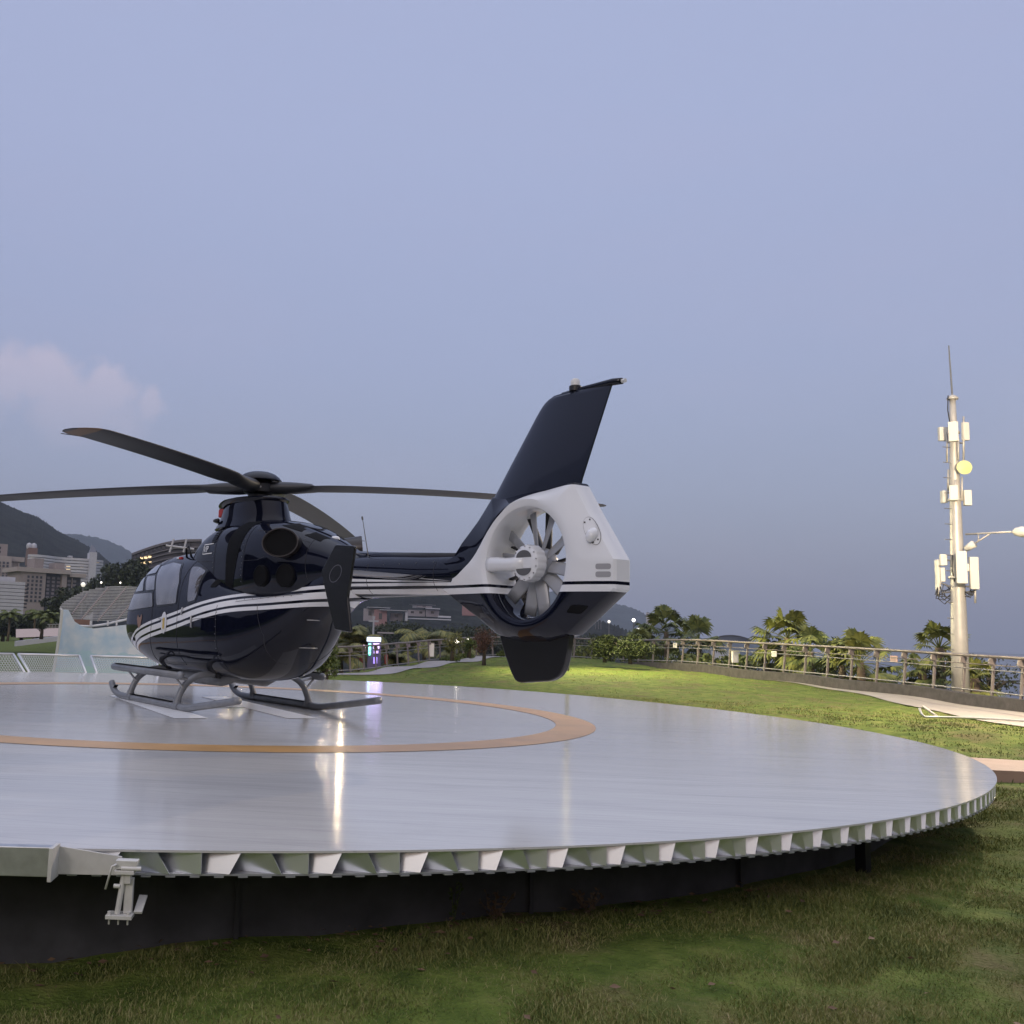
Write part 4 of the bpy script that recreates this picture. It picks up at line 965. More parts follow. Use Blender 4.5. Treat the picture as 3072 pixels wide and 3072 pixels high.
for i, p in enumerate(FP):
    t_ = FP[min(i+1, len(FP)-1)]-FP[max(i-1, 0)]; t_ = t_/np.linalg.norm(t_); n_ = np.array([-t_[1], t_[0]])   # outward
    z = base_h(p); ang = math.atan2(t_[1], t_[0])
    if post_mesh is None:
        mb = MB()                                           # local: x along the fence, y outward; leans outwards
        mb.add([(-.035,-.03,0),(.035,-.03,0),(.035,.03,0),(-.035,.03,0),(-.035,.07,1.0),(.035,.07,1.0),(.035,.13,1.0),(-.035,.13,1.0)], [(0,1,5,4),(1,2,6,5),(2,3,7,6),(3,0,4,7),(3,2,1,0)])
        mb.prism([(-.06,.90),(.08,.86),(.16,1.0),(.14,1.06),(-.02,1.06)], -.03, .03, 'yz')
        o = mb.obj('post', FENCEM, fence); post_mesh = o.data
    else:
        o = bpy.data.objects.new('post', post_mesh); COLL.objects.link(o); o.parent = fence
    o.location = (p[0]-fo[0], p[1]-fo[1], z); o.rotation_euler = (0, 0, ang)
def rail_line(off, h, rad, name, m):
    pts = []
    for i, p in enumerate(FP):
        t_ = FP[min(i+1, len(FP)-1)]-FP[max(i-1, 0)]; t_ = t_/np.linalg.norm(t_); n_ = np.array([-t_[1], t_[0]]); q = p+n_*off
        pts.append((q[0]-fo[0], q[1]-fo[1], base_h(p)+h))
    mb = MB(); mb.tube(pts, rad, 8); return mb.obj(name, m, fence, smooth=True)
rail_line(.06, 1.10, .045, 'top_rail', FENCEM); rail_line(.05, .86, .014, 'middle_rail', FENCEM); rail_line(.035, .72, .016, 'middle_rail', WIREM); rail_line(.0, .10, .024, 'bottom_rail', WIREM)
SIGNW = mat('sign_white', (.66,.64,.62), .5); SIGNP = mat('sign_pink', (.60,.40,.36), .5)
for (u, v, m_, lb) in ((2025/KK,1936/KK,SIGNW,'small white notice on the railing right of the round bushes'),(2322/KK,1962/KK,SIGNW,'small two-line white notice on the railing behind the bright fan palm'),(2682/KK,1977/KK,SIGNP,'small pink notice on the railing nearest the telecom mast'),
                       (1351/KK,1926/KK,SIGNW,'small white notice on the railing beside the bright garden lamps'),(987/KK,1962/KK,SIGNW,'small white notice on the railing just right of the helicopter rear door')):
    # stand it on the railing line
    best = min(range(len(FL)), key=lambda i: abs((lambda d: (PX+FPX*d.dot(R_)/d.dot(fwd))/KK)(Vector((FL[i][0], FL[i][1], 0))-Vector((0,0,CAMH)))-u)+(1e3 if FL[i][1] < 20 else 0))
    p = FL[best]; q = at(u, v, math.hypot(*p)-.12); s_ = empty('notice', q, 0, lb, 'sign', 'small notices on the railing')
    t_ = FL[min(best+1, len(FL)-1)]-FL[max(best-1,0)]; s_.rotation_euler = (0,0,math.atan2(t_[1], t_[0]))
    mb = MB(); mb.box((0,0,0), (.34,.02,.22)); mb.obj('board', m_, s_, bevel=.004)
    mb = MB(); mb.box((0,-.012,.05), (.26,.004,.02)); mb.box((0,.012,.05), (.26,.004,.02)); mb.box((0,-.012,0), (.26,.004,.012)); mb.box((0,-.012,-.05), (.2,.004,.012)); mb.split_obj('printed_line', mat('print_grey', (.2,.19,.19), .6), s_)
for (u, v0, v1, r, lb) in ((2205/KK,1952/KK,1988/KK,fence_r(1387)+.3,'white upright box fixed outside the railing in the middle of the seaward side'),(1294/KK,1930/KK,1970/KK,fence_r(813)-.1,'white upright box on the railing beside the coconut palm')):
    a = at(u, v1, r); b_ = at(u, v0, r); h = b_[2]-a[2]; s_ = empty('utility_box', a, 0, lb, 'box', 'white boxes on the railing')
    mb = MB(); mb.box((0,0,h/2), (.26,.16,h)); mb.obj('case', SIGNW, s_, bevel=.02); mb = MB(); mb.box((0,0,h+.015), (.30,.20,.03)); mb.tube([(-.1,0,-.3),(-.1,0,0)], .02); mb.obj('cap_and_stem', WIREM, s_)
# --- telecom mast
PD = 37.4
def mp(u, v): return at(u, v, PD)
b0 = mp(1813, 1309); t0 = mp(1797, 752); axis = lambda z: b0[:2]+(t0[:2]-b0[:2])*((z-b0[2])/(t0[2]-b0[2]))
mast = empty('telecom_mast', (b0[0], b0[1], b0[2]-.4), 0, 'tall pale cell phone mast beyond the railing with antenna panels and a street lamp arm', 'cell tower')
POLEM = mat('mast_galvanised', (.52,.50,.46), .45, .25, noise=(3,.12)); PANEL = mat('antenna_panel_white', (.70,.68,.62), .45, 0); DISH = mat('dish_yellow', (.72,.70,.30), .5); CABLE = mat('cable_black', (.02,.02,.02), .6)
mo = np.array([b0[0], b0[1], b0[2]-.4])
def L3(p): return (p[0]-mo[0], p[1]-mo[1], p[2]-mo[2])
mb = MB(); ZT = t0[2]; zz = [b0[2]-.8]+[b0[2]+(ZT-b0[2])*q for q in (.2,.35,.5,.65,.78,.9,1.0)]; rr = [.26,.235,.21,.185,.16,.135,.11,.09]
mb.tube([L3((*axis(z), z)) for z in zz], rr, 24); mb.obj('pole', POLEM, mast, smooth=True)
mb = MB(); 
for z, r_ in ((3.7,.27),(6.2,.22),(8.4,.19),(ZT,.17)): c = axis(z); mb.lathe([(r_,-.03),(r_,.03),(.05,.035)], L3((c[0], c[1], z)), 20)
mb.lathe([(.16,0),(.12,.06),(.05,.10)], L3((*axis(ZT+.02), ZT+.02)), 16); mb.split_obj('collar', POLEM, mast, autosmooth=40)
mb = MB(); mb.tube([L3((*axis(ZT), ZT)), L3(mp(1790,652))], [.03,.018], 8); mb.obj('whip_antenna', mat('whip_grey', (.14,.15,.17), .5), mast)
def panel(u0, u1, v0, v1, dr, name='antenna_panel', th=.16, yaw=0, m_=PANEL, tilt=0):
    a = at((u0+u1)/2, v1, PD+dr); b_ = at((u0+u1)/2, v0, PD+dr); w_ = np.linalg.norm(at(u1, v1, PD+dr)-at(u0, v1, PD+dr)); h = b_[2]-a[2]
    mb = MB(); mb.box(L3((a+b_)/2), (w_/max(.3, math.cos(yaw)), th, h), Matrix.Rotation(math.radians(-31)+yaw, 3, 'Z') @ Matrix.Rotation(tilt, 3, 'X')); return mb.obj(name, m_, mast, bevel=.02)
panel(1789,1808,796,833,-.35); panel(1771,1788,806,832,.25,'antenna_panel',.14,.5); panel(1816,1827,797,831,-.1,'antenna_panel',.12,.7)
panel(1791,1808,916,944,-.3); panel(1776,1786,926,949,.2,'antenna_panel',.2,.4); panel(1818,1832,925,954,-.1,'antenna_panel',.18,.3)
panel(1804,1825,1040,1101,-.42); panel(1829,1846,1051,1112,-.2,'antenna_panel',.16,.25); panel(1766,1773,1056,1114,.15,'antenna_panel',.16,.5); panel(1773,1786,1046,1067,.0,'radio_unit',.2,.2); panel(1774,1783,1071,1098,.1,'radio_unit',.18,.1); panel(1823,1832,1064,1078,-.15,'radio_unit',.16,0)
# mounting pipes, rungs, cables
mb = MB()
for (u, v0, v1, dr) in ((1787,822,872,.1),(1808,826,868,-.2),(1818,786,868,-.1),(1789,886,926,.1),(1815,900,945,-.1),(1803,905,925,-.2),(1812,1125,1140,-.1),(1840,1108,1138,-.1),(1770,1110,1125,.1)): mb.tube([L3(at(u, v1, PD+dr)), L3(at(u, v0, PD+dr))], .03, 8)
mb.split_obj('mounting_pipe', POLEM, mast, smooth=True)
mb = MB()
for z in np.arange(1.4, 8.0, .5): c = axis(z); mb.tube([L3((c[0]-.15, c[1]-.05, z)), L3((c[0]-.42, c[1]-.1, z))], .013, 5)
mb.split_obj('climbing_rung', WIREM, mast)
mb = MB()
for (ua, va, ub_, vb) in ((1776,1100,1806,1112),(1776,1055,1806,1060),(1806,1105,1842,1108),(1788,815,1808,822),(1788,835,1818,836),(1788,930,1800,928),(1800,938,1824,940),(1778,1118,1810,1116),(1810,1120,1840,1114)): mb.tube([L3(at(ua, va, PD)), L3(at(ub_, vb, PD-.1))], .028, 6)
mb.split_obj('mount_bracket', mat('bracket_grey', (.20,.20,.21), .5, .4), mast)
mb = MB()
for k in range(9):
    u_ = 1768+RNG.uniform(0, 18); v_ = 1100+RNG.uniform(0, 16); mb.tube([L3(at(u_, v_, PD)), L3(at(u_+RNG.uniform(-5,12), v_+14, PD)), L3(at(u_+RNG.uniform(5,22), v_+RNG.uniform(12,26), PD)), L3(at(1806, v_+RNG.uniform(-18,10), PD))], .016, 5)
for k in range(6):
    u_ = 1828+RNG.uniform(0, 14); v_ = 1108+RNG.uniform(0, 8); mb.tube([L3(at(u_, v_, PD-.1)), L3(at(u_-4, v_+12, PD-.1)), L3(at(1816, v_+RNG.uniform(0,12), PD-.1))], .016, 5)
for z0_, z1_ in ((4.4,3.5),(9.6,8.6)): mb.tube([L3((axis(z0_)[0]-.2, axis(z0_)[1]-.1, z0_)), L3((axis(z1_)[0]-.25, axis(z1_)[1]-.15, (z0_+z1_)/2)), L3((axis(z1_)[0]-.15, axis(z1_)[1]-.1, z1_))], .018, 5)
mb.split_obj('cable', CABLE, mast, smooth=True)
c = at(1819, 882, PD-.35); fr_ = Vector((0-c[0], 0-c[1], 0)).normalized(); q = fr_.to_track_quat('Z', 'Y').to_matrix(); q = Matrix.Rotation(.35, 3, 'Z') @ q
mb = MB(); mb.lathe([(.001,-.05),(.15,-.035),(.215,.0),(.225,.02),(.20,.03),(.001,.045)], L3(c), 28, 'z', q); mb.obj('dish_antenna', DISH, mast, autosmooth=50)
# street lamp arm on the mast
mb = MB(); e_ = at(1912, 1003, PD-.6); s_ = at(1822, 1008, PD); mb.tube([L3(s_), L3(e_)], .032, 8); mb.tube([L3(at(1828, 1032, PD)), L3(at(1868, 1007, PD-.3))], .026, 8); mb.tube([L3(at(1846, 1007, PD-.15)), L3(at(1846, 1022, PD-.15))], .02, 8)
mb.split_obj('lamp_arm', POLEM, mast, smooth=True)
mb = MB(); c1, c2 = at(1911, 1003, PD-.6), at(1946, 1004, PD-.85)
mb.tube([L3(c1), L3(c1+(c2-c1)*.15), L3(c1+(c2-c1)*.5), L3(c2)], [.05,.12,.17,.10], 12); mb.obj('lamp_head', PANEL, mast, smooth=True)
mb = MB(); mb.tube([L3(at(1822,1036,PD-.2)), L3(at(1838,1026,PD-.35))], [.09,.12], 10); mb.obj('camera_housing', PANEL, mast, smooth=True)
# --- lit street lamps known by glow and reflections, plus one added for the lawn
LITM = mat('lamp_glow', (1,.9,.75), .4, emit=((1.0,.80,.55), 40))
LPOLE = mat('lamp_post_grey', (.16,.16,.17), .5, .3)
def lamp_post(u, v, r, power, label, col=(1,.80,.56), headw=.34, post=True, rad=.12, ztop=None, emis=40, fan=1, bulbs=(), aim=None):
    c = at(u, v, r); g = float(ground_z(np.array(c[0]), np.array(c[1])))
    o = empty('street_lamp', (c[0], c[1], g), 0, label, 'street lamp'); h = c[2]-g
    mb = MB(); mb.tube([(0,0,0),(0,0,h*.5),(0,0,h-.05)], [.09,.07,.05], 12); mb.obj('post', LPOLE, o, smooth=True)
    mb = MB(); mb.box((0,0,h+.07), (headw*2.2,.32,.10)); mb.obj('lamp_housing', LPOLE, o, bevel=.03)
    m_ = mat('lamp_glow_%d' % emis, (1,.9,.75), .4, emit=(col, emis))
    mb = MB(); mb.box((0,0,h-.0), (headw*2,.26,.045)); mb.obj('lamp_glass', m_, o, bevel=.01)
    for (dx, rb, es) in bulbs:
        mb = MB(); mb.lathe([(.001,-rb),(rb*.7,-rb*.7),(rb,0),(rb*.7,rb*.7),(.001,rb)], (dx,0,h-.12), 12); mb.obj('bulb', mat('bulb_%d' % es, (1,.9,.7), .4, emit=((1,.76,.45), es)), o, smooth=True)
    ld = bpy.data.lights.new('lamp_light', 'SPOT' if aim else 'POINT'); ld.energy = power; ld.color = col; ld.shadow_soft_size = rad*.35 if bulbs else rad
    lo = bpy.data.objects.new('lamp_light', ld); COLL.objects.link(lo); lo.parent = o; lo.location = (0,0,h-.25)
    if aim: ld.spot_size = math.radians(aim[1]); ld.spot_blend = .6; lo.rotation_euler = Vector(aim[0]).to_track_quat('-Z', 'Y').to_euler()
    return o
lamp_post(2010, 742, 27.0, 13000, 'street lamp just outside the right photo edge lighting the lawn and mast', headw=.4)
lamp_post(1074, 936, 44.0, 17000, 'added street lamp hidden behind the fan shroud, brightening the far lawn', headw=.16, emis=1, col=(1,.86,.48), aim=((.55,-.35,-1),125))  # lamp added out of sight to brighten the lawn strip
lamp_post(640, 1062, 40.0, 12000, 'street lamp hidden behind the end plate of the helicopter', headw=.12, emis=6, bulbs=((-.46,.022,700),(-.18,.022,500),(.30,.026,2400)), aim=((1,.35,-.42),150))
lamp_post(452, 1080, 47.0, 1800, 'street lamp hidden behind the cabin of the helicopter', headw=.12, emis=6, bulbs=((-.50,.02,700),(-.2,.02,500),(.36,.022,1100)), aim=((.3,.8,-.9),110))
# --- bent white pipe lying on the grass
def gz(p): return lz(p[0], p[1])
pp = [atz(1738,1338,.0), atz(1740,1350,-.1), atz(1760,1352.5,-.17), atz(1800,1352,-.17), atz(1880,1357,-.17), atz(2000,1366,-.17)]
o = empty('bent_pipe', pp[2], 0, 'bent white metal pipe lying on the lawn edge by the promenade', 'pipe'); B = pp[2]
g0 = gz(pp[2]); D_ = lambda u, v, h: (lambda q: (q[0]-B[0], q[1]-B[1], q[2]-B[2]))(at(u, v, np.hypot(*pp[2][:2])+h))
mb = MB(); mb.tube([D_(1735,1337,.3), D_(1739,1348,.1), D_(1745,1352.5,0), D_(1790,1353,.2), D_(1870,1356,1.2), D_(1932,1360,2.0), D_(2000,1366,2.5)], .026, 8); mb.obj('long_pipe', mat('pipe_white', (.36,.37,.37), .35, .3), o, smooth=True)
mb = MB(); mb.tube([D_(1735,1337,.3), D_(1742,1333,.35), D_(1768,1352,.1)], .03, 8); mb.obj('brace', mat('pipe_grey', (.42,.40,.36), .5), o, smooth=True)
# ---------------------------------------------------------------- vegetation
def leaf_mat(name, c1, c2, sc=3.0):
    mt = bpy.data.materials.new(name); mt.use_nodes = True; t = NT(mt.node_tree); b = t.n['Principled BSDF']
    co = t.add('ShaderNodeTexCoord').outputs['Object']; n1 = t.noise(co, sc, 4)
    oi = t.add('ShaderNodeNewGeometry').outputs['Random Per Island']
    f = t.math('ADD', t.math('MULTIPLY', n1, .6), t.math('MULTIPLY', oi, .45))
    t.l.new(t.ramp(f, [(.3, c1), (.75, c2)]), b.inputs['Base Color']); b.inputs['Roughness'].default_value = .55; b.inputs['Specular IOR Level'].default_value = .3
    return mt
LEAF_P = leaf_mat('palm_green', (.045,.070,.018,1), (.16,.18,.05,1)); LEAF_Y = leaf_mat('palm_yellow_green', (.08,.10,.02,1), (.24,.25,.06,1)); LEAF_D = leaf_mat('dark_foliage', (.012,.018,.010,1), (.05,.065,.028,1), 1.2)
LEAF_B = leaf_mat('bush_green', (.025,.045,.010,1), (.11,.14,.03,1)); LEAF_R = leaf_mat('bush_red', (.035,.015,.010,1), (.12,.055,.03,1)); LEAF_C = leaf_mat('coconut_green', (.04,.06,.016,1), (.20,.19,.06,1))
LEAF_D2 = leaf_mat('bush_dark_green', (.012,.022,.006,1), (.055,.072,.016,1))
TRUNK = mat('palm_trunk', (.12,.09,.06), .85, 0, noise=(6,.3)); BARK = mat('tree_bark', (.05,.04,.03), .9, 0, noise=(5,.3))
def fan_palm(name, base, h, crown, leafm, label, seed, nf=26, group=None, fan=.9):
    h += crown*.08; crown *= .86
    rr = random.Random(seed); o = empty(name, base, 0, label, 'palm tree', group)
    mb = MB(); mb.tube([(0,0,0),(.05,.02,h*.5),(.0,.0,h)], [.19,.15,.13], 10)
    for k in range(int(h/.12)): mb.lathe([(.17,0),(.14,.05)], (.04*math.sin(k*.1),0,k*.12), 8)
    mb.obj('trunk', TRUNK, o, smooth=True)
    cr_m = MB()
    for k in range(nf):
        az = rr.uniform(0, 2*math.pi); elv = math.radians(rr.uniform(-50, 80)); L = crown*rr.uniform(.5, .75)
        d = Vector((math.cos(az)*math.cos(elv), math.sin(az)*math.cos(elv), math.sin(elv))); top = Vector((0,0,h-.05))
        e = top+d*L+Vector((0,0,-.12*L)); cr_m.tube([top, top+d*L*.5, e], [.022,.016,.012], 4, False)
        q = d.to_track_quat('X', 'Z').to_matrix(); nl = 17; R0 = crown*fan*rr.uniform(.45, .62)
        for i in range(nl):
            a = math.radians(-105+210*i/(nl-1)); dr = q @ Vector((math.cos(a), math.sin(a), -.12*abs(math.sin(a))))
            sd = q @ Vector((-math.sin(a), math.cos(a), .15)); Lf = R0*(1-.25*abs(a)/1.9)*rr.uniform(.88, 1.05); w_ = R0*.085
            mid = e+dr*Lf*.55; tip = e+dr*Lf+Vector((0,0,-.22*Lf-.28*rr.random()*Lf)); up_ = Vector((0,0,.015))
            cr_m.add([e, mid-sd*w_, mid+up_, mid+sd*w_, tip], [(0,1,2),(0,2,3),(1,4,2),(2,4,3)])
    cr_m.obj('crown', leafm, o); return o
def feather_palm(name, base, h, crown, leafm, label, seed, nf=17, group=None, droop=1.0):
    rr = random.Random(seed); o = empty(name, base, 0, label, 'palm tree', group)
    mb = MB(); mb.tube([(0,0,0),(.08,0,h*.4),(.02,.05,h)], [.17,.12,.10], 10); mb.obj('trunk', TRUNK, o, smooth=True)
    cm_ = MB()
    for k in range(nf):
        az = 2*math.pi*k/nf+rr.uniform(-.25, .25); e0 = rr.uniform(.25, 1.35); L = crown*rr.uniform(.8, 1.1)
        pts = []; p = Vector((.02,.05,h)); ang = e0; n = 12
        for i in range(n+1):
            pts.append(p.copy()); p = p+Vector((math.cos(az)*math.cos(ang), math.sin(az)*math.cos(ang), math.sin(ang)))*(L/n); ang -= droop*(.10+.14*i/n)
        cm_.tube(pts, [.025*(1-i/(n+1))+.005 for i in range(n+1)], 4, False)
        sidev = Vector((-math.sin(az), math.cos(az), 0))
        for i in range(2, n+1):
            t0_ = (pts[min(i+1,n)]-pts[i-1]).normalized()
            for sub in (0, .33, .66):
                b_ = pts[i-1].lerp(pts[i], sub) if i > 0 else pts[i]; fl_ = L*.27*math.sin(math.pi*min(.98, (i+sub)/(n+1.0)))**.7
                for s_ in (-1, 1):
                    tip = b_+(sidev*s_*.85+t0_*.6+Vector((0,0,-.45-.2*rr.random())))*fl_
                    w_ = t0_*.022*crown/1.6; mid = b_.lerp(tip, .5)+Vector((0,0,.04*fl_)); cm_.add([b_-w_, b_+w_, mid+w_*1.1, mid-w_*1.1, tip], [(0,1,2,3),(3,2,4)])
    cm_.obj('crown', leafm, o); return o
def leafy(name, base, h, rx, rz, leafm, label, seed, n=2600, leaf=.09, cat='tree', trunk=True, group=None, clumps=16, tr=.08, cen=None):
    rr = np.random.default_rng(seed); o = empty(name, base, 0, label, cat, group)
    cz = h-rz if cen is None else cen
    if trunk:
        mb = MB(); mb.tube([(0,0,-.2),(.02,0,cz*.6),(0,.02,cz)], [tr*1.3,tr,tr*.6], 8)
        for k in range(6):
            a = rr.uniform(0, 6.28); mb.tube([(0,0,cz*.55),(math.cos(a)*rx*.3, math.sin(a)*rx*.3, cz*.9),(math.cos(a)*rx*.7, math.sin(a)*rx*.7, cz+rr.uniform(-.3,.5)*rz)], [tr*.6,tr*.4,tr*.15], 5)
        mb.obj('trunk', BARK, o, smooth=True)
    cs = []
    for k in range(clumps):
        v = rr.normal(0, 1, 3); v /= np.linalg.norm(v); q = rr.uniform(.25, .8); cs.append((v*[rx, rx, rz]*q+[0,0,cz], rr.uniform(.28, .5)))
    per = n//clumps; V = []; 
    C_ = []
    for c, s_ in cs:
        d = rr.normal(0, 1, (per, 3)); d /= np.linalg.norm(d, axis=1)[:,None]; C_.append(c+d*(rr.uniform(.45, 1.0, (per,1))**.5)*np.array([rx, rx, rz])*s_)
    C_ = np.vstack(C_); m_ = len(C_)
    a = rr.normal(0, 1, (m_,3)); a /= np.linalg.norm(a, axis=1)[:,None]; b_ = rr.normal(0, 1, (m_,3)); b_ = b_-a*(a*b_).sum(1)[:,None]; b_ /= np.linalg.norm(b_, axis=1)[:,None]
    sz = leaf*rr.uniform(.6, 1.3, (m_,1))
    V = np.stack([C_-a*sz*.5, C_+b_*sz*.28, C_+a*sz*.6, C_-b_*sz*.28], 1).reshape(-1, 3)
    me = bpy.data.meshes.new('crown'); me.from_pydata(V.tolist(), [], [(4*i,4*i+1,4*i+2,4*i+3) for i in range(m_)]); me.materials.append(leafm)
    cc = bpy.data.objects.new('crown', me); COLL.objects.link(cc); cc.parent = o; return o
# palms beyond the railing, right side
def palm_at(kind, u, vtop, vbase, r, crown, leafm, label, seed, group, **kw):
    t_ = at(u, vtop, r); b_ = at(u, vbase, r); h = max(1.0, t_[2]-b_[2]-crown*.55)
    return kind(('fan_palm' if kind is fan_palm else 'coconut_palm'), b_, h, crown, leafm, label, seed, group=group, **kw)
GP = 'fan palms beyond the railing'
palm_at(fan_palm, 1257,1160,1290,fence_r(1257)+14,2.2,LEAF_P,'dark fan palm beyond the railing, left one of the two beside the fan tail',11,GP)
palm_at(fan_palm, 1318,1177,1290,fence_r(1318)+12,2.0,LEAF_P,'smaller fan palm beyond the railing, just right of the tallest dark palm',12,GP)
palm_at(fan_palm, 1212,1195,1290,fence_r(1212)+9,1.5,LEAF_P,'low fan palm beyond the railing behind the round bushes',13,GP)
palm_at(fan_palm, 1487,1166,1320,fence_r(1487)+7,1.9,LEAF_Y,'bright fan palm standing highest over the middle of the seaward railing',14,GP,nf=30)
palm_at(fan_palm, 1530,1200,1320,fence_r(1530)+6,1.4,LEAF_P,'small dull fan palm right against the bright one over the middle of the railing',15,GP)
palm_at(fan_palm, 1625,1209,1330,fence_r(1625)+5,1.8,LEAF_Y,'broad yellow green fan palm left of the telecom mast, behind the pink notice',16,GP,nf=34)
palm_at(fan_palm, 1590,1222,1330,fence_r(1590)+6,1.5,LEAF_P,'low fan palm mostly below the rail, left of the broad yellow green one',17,GP)
palm_at(fan_palm, 1450,1222,1320,fence_r(1450)+7,1.5,LEAF_P,'low fan palm below the rail left of the bright tall one',18,GP)
palm_at(fan_palm, 1776,1190,1340,fence_r(1776)+5.0,1.25,LEAF_Y,'narrow yellow green fan palm directly left of the telecom mast',19,GP)
palm_at(fan_palm, 1742,1236,1340,fence_r(1742)+4,1.0,LEAF_P,'small dark drooping palm seen through the railing left of the telecom mast',20,GP)
palm_at(fan_palm, 1840,1262,1345,fence_r(1840)+3.0,1.0,LEAF_Y,'low yellow green palm seen through the railing right of the telecom mast',21,GP)
b_ = at(1868,1345,39); leafy('feathery_tree', b_, at(1868,1222,39)[2]-b_[2], 1.7, .95, LEAF_D, 'dark thin-leaved tree behind the railing right of the telecom mast', 31, n=1500, leaf=.10, clumps=20)
# hedge-like shrubs below the railing on the seaward slope
for k, (u, v, r, rx) in enumerate(((1350,1235,60,2.2),(1400,1240,56,1.8),(1290,1238,62,2.0),(1520,1246,50,1.6),(1560,1262,46,1.3),(1230,1232,62,1.6),(1120,1218,66,2.2),(1670,1272,40,.9),(1480,1252,50,1.5))):
    r = fence_r(u)+5+k; b_ = at(u, v+42, r); leafy('slope_shrub', b_, at(u, v-12, r)[2]-b_[2], rx*.8, 1.0, LEAF_B if k % 2 else LEAF_P, 'green shrub on the slope below the seaward railing, %s' % ['left of the white boat roof','under the boat roof','under the small dark palm pair','right of the bright fan palm','behind the two-line notice side','behind the round bushes','left of the round bushes','left of the pink notice','under the bright fan palm'][k], 40+k, n=1300, leaf=.22, cat='shrub', trunk=True, group='shrubs on the seaward slope')
# round bushes on the lawn in front of the railing
b_ = at(1141,1242,49); leafy('round_bush', b_, 1.2, .72, .62, LEAF_D2, 'round dark green bush on the lawn before the railing, left one of two', 60, n=6000, leaf=.09, clumps=30, cen=.55, cat='bush', group='round bushes on the lawn')
b_ = at(1189,1245,48); leafy('round_bush', b_, 1.1, 1.0, .56, LEAF_D2, 'wider dark green bush on the lawn before the railing, right one of two', 61, n=7000, leaf=.09, clumps=34, cen=.50, cat='bush', group='round bushes on the lawn')
# left part: coconut palms, bushes by the railing
GC = 'coconut palms beyond the left railing'
palm_at(feather_palm, 672,1172,1300,52,2.2,LEAF_C,'coconut palm left of the lit kiosk, just behind the helicopter end plate',71,GC)
palm_at(feather_palm, 797,1172,1300,56,2.3,LEAF_C,'coconut palm beyond the railing midway between the lit kiosk and the red bush',72,GC)
palm_at(feather_palm, 745,1222,1300,54,1.6,LEAF_C,'short coconut palm between the kiosk and the taller palm',73,GC)
palm_at(feather_palm, 868,1212,1300,64,1.8,LEAF_C,'small coconut palm behind the garden lamps left of the red bush',74,GC)
palm_at(feather_palm, 640,1204,1300,50,1.8,LEAF_C,'low coconut palm directly right of the helicopter rear doors',75,GC)
b_ = at(913,1248,50); leafy('red_bush', b_, 1.75, .85, .8, LEAF_R, 'reddish brown bush on the lawn edge left of the fan tail', 76, n=3600, leaf=.06, cat='bush', clumps=22)
for k, (u, v, rx, h, lb) in enumerate(((853,1238,.75,1.15,'yellow green shrub with two low mounds under the garden lamps'),(885,1233,.45,.8,'small green shrub left of the red bush'),(851,1250,.7,.35,'low green tuft on the lawn edge below the yellow green shrub'),(880,1243,.65,.32,'low green tuft left of the foot of the red bush'),(951,1239,.5,.35,'low green tuft right of the red bush'),(958,1226,.4,.9,'thin shrub between the red bush and the fan tail'))):
    b_ = at(u, v, 45+k); leafy('shrub', b_, h, rx*.8, h*.5, LEAF_C if k in (0,5) else LEAF_B, lb, 80+k, n=1800, leaf=.06, cat='shrub', trunk=h > .5)
b_ = at(612,1278,27); leafy('dark_bush', b_, .95, .62, .45, LEAF_B, 'dark green bush behind the rear skid strut of the helicopter', 90, n=2600, leaf=.07, cat='bush')
# ---------------------------------------------------------------- lit kiosk beyond the left railing
kq = at(706, 1262, 50); K_ = empty('lit_kiosk', kq, 0, 'small arcade kiosk glowing white and violet behind the left railing', 'kiosk')
def emat(n, c, s_): return mat(n, c, .5, emit=(c, s_))
def kbox(u0, u1, v0, v1, m_, name, d=.2, dr=0):
    a = at(u0, v1, 50+dr); b2 = at(u1, v0, 50+dr); mb = MB(); mb.box(((a[0]+b2[0])/2-kq[0], (a[1]+b2[1])/2-kq[1], (a[2]+b2[2])/2-kq[2]), (abs(b2[0]-a[0]), d, abs(b2[2]-a[2]))); return mb.obj(name, m_, K_, bevel=.02)
kbox(692,719,1202,1262,mat('kiosk_body', (.10,.09,.16), .4),'body',.8,.3)
kbox(692,719,1203,1210,emat('led_white', (.75,.92,1), 1.1),'lit_header',.1,-.2)
kbox(695,700,1214,1236,emat('led_green', (.2,.9,.6), 3.5),'lit_strip',.1,-.2)
kbox(704,716,1214,1224,emat('led_violet', (.85,.65,1), 1.0),'lit_screen',.1,-.2)
kbox(705,714,1227,1233,emat('led_violet2', (.6,.4,1), 1.2),'lit_panel',.1,-.2)
kbox(685,690,1217,1224,emat('led_pink', (1,.6,.8), 4),'lit_sign',.1,-.1)
kbox(704,712,1240,1252,emat('led_dim', (.35,.25,.8), 1.2),'lower_panel',.1,-.2)
ld = bpy.data.lights.new('kiosk_light', 'POINT'); ld.energy = 25; ld.color = (.6,.45,1); ld.shadow_soft_size = .4; lo = bpy.data.objects.new('kiosk_light', ld); COLL.objects.link(lo); lo.parent = K_; lo.location = (0,-.9,1.6)
for (u0, u1, v0, v1, lb) in ((676,690,1239,1252,'small red and dark stand left of the lit kiosk'),(724,733,1234,1256,'small red board right of the lit kiosk')):
    a = at(u0, v1, 51); b2 = at(u1, v0, 51); o = empty('red_stand', a, 0, lb, 'stand'); w_, h = b2[0]-a[0], b2[2]-a[2]
    mb = MB(); mb.box((w_/2,0,h*.55), (w_*.8,.3,h*.8)); mb.obj('panel', mat('stand_red', (.35,.06,.05), .5), o, bevel=.03); mb = MB(); mb.box((w_/2,0,-.05), (w_,.5,.16)); mb.obj('base', LPOLE, o)
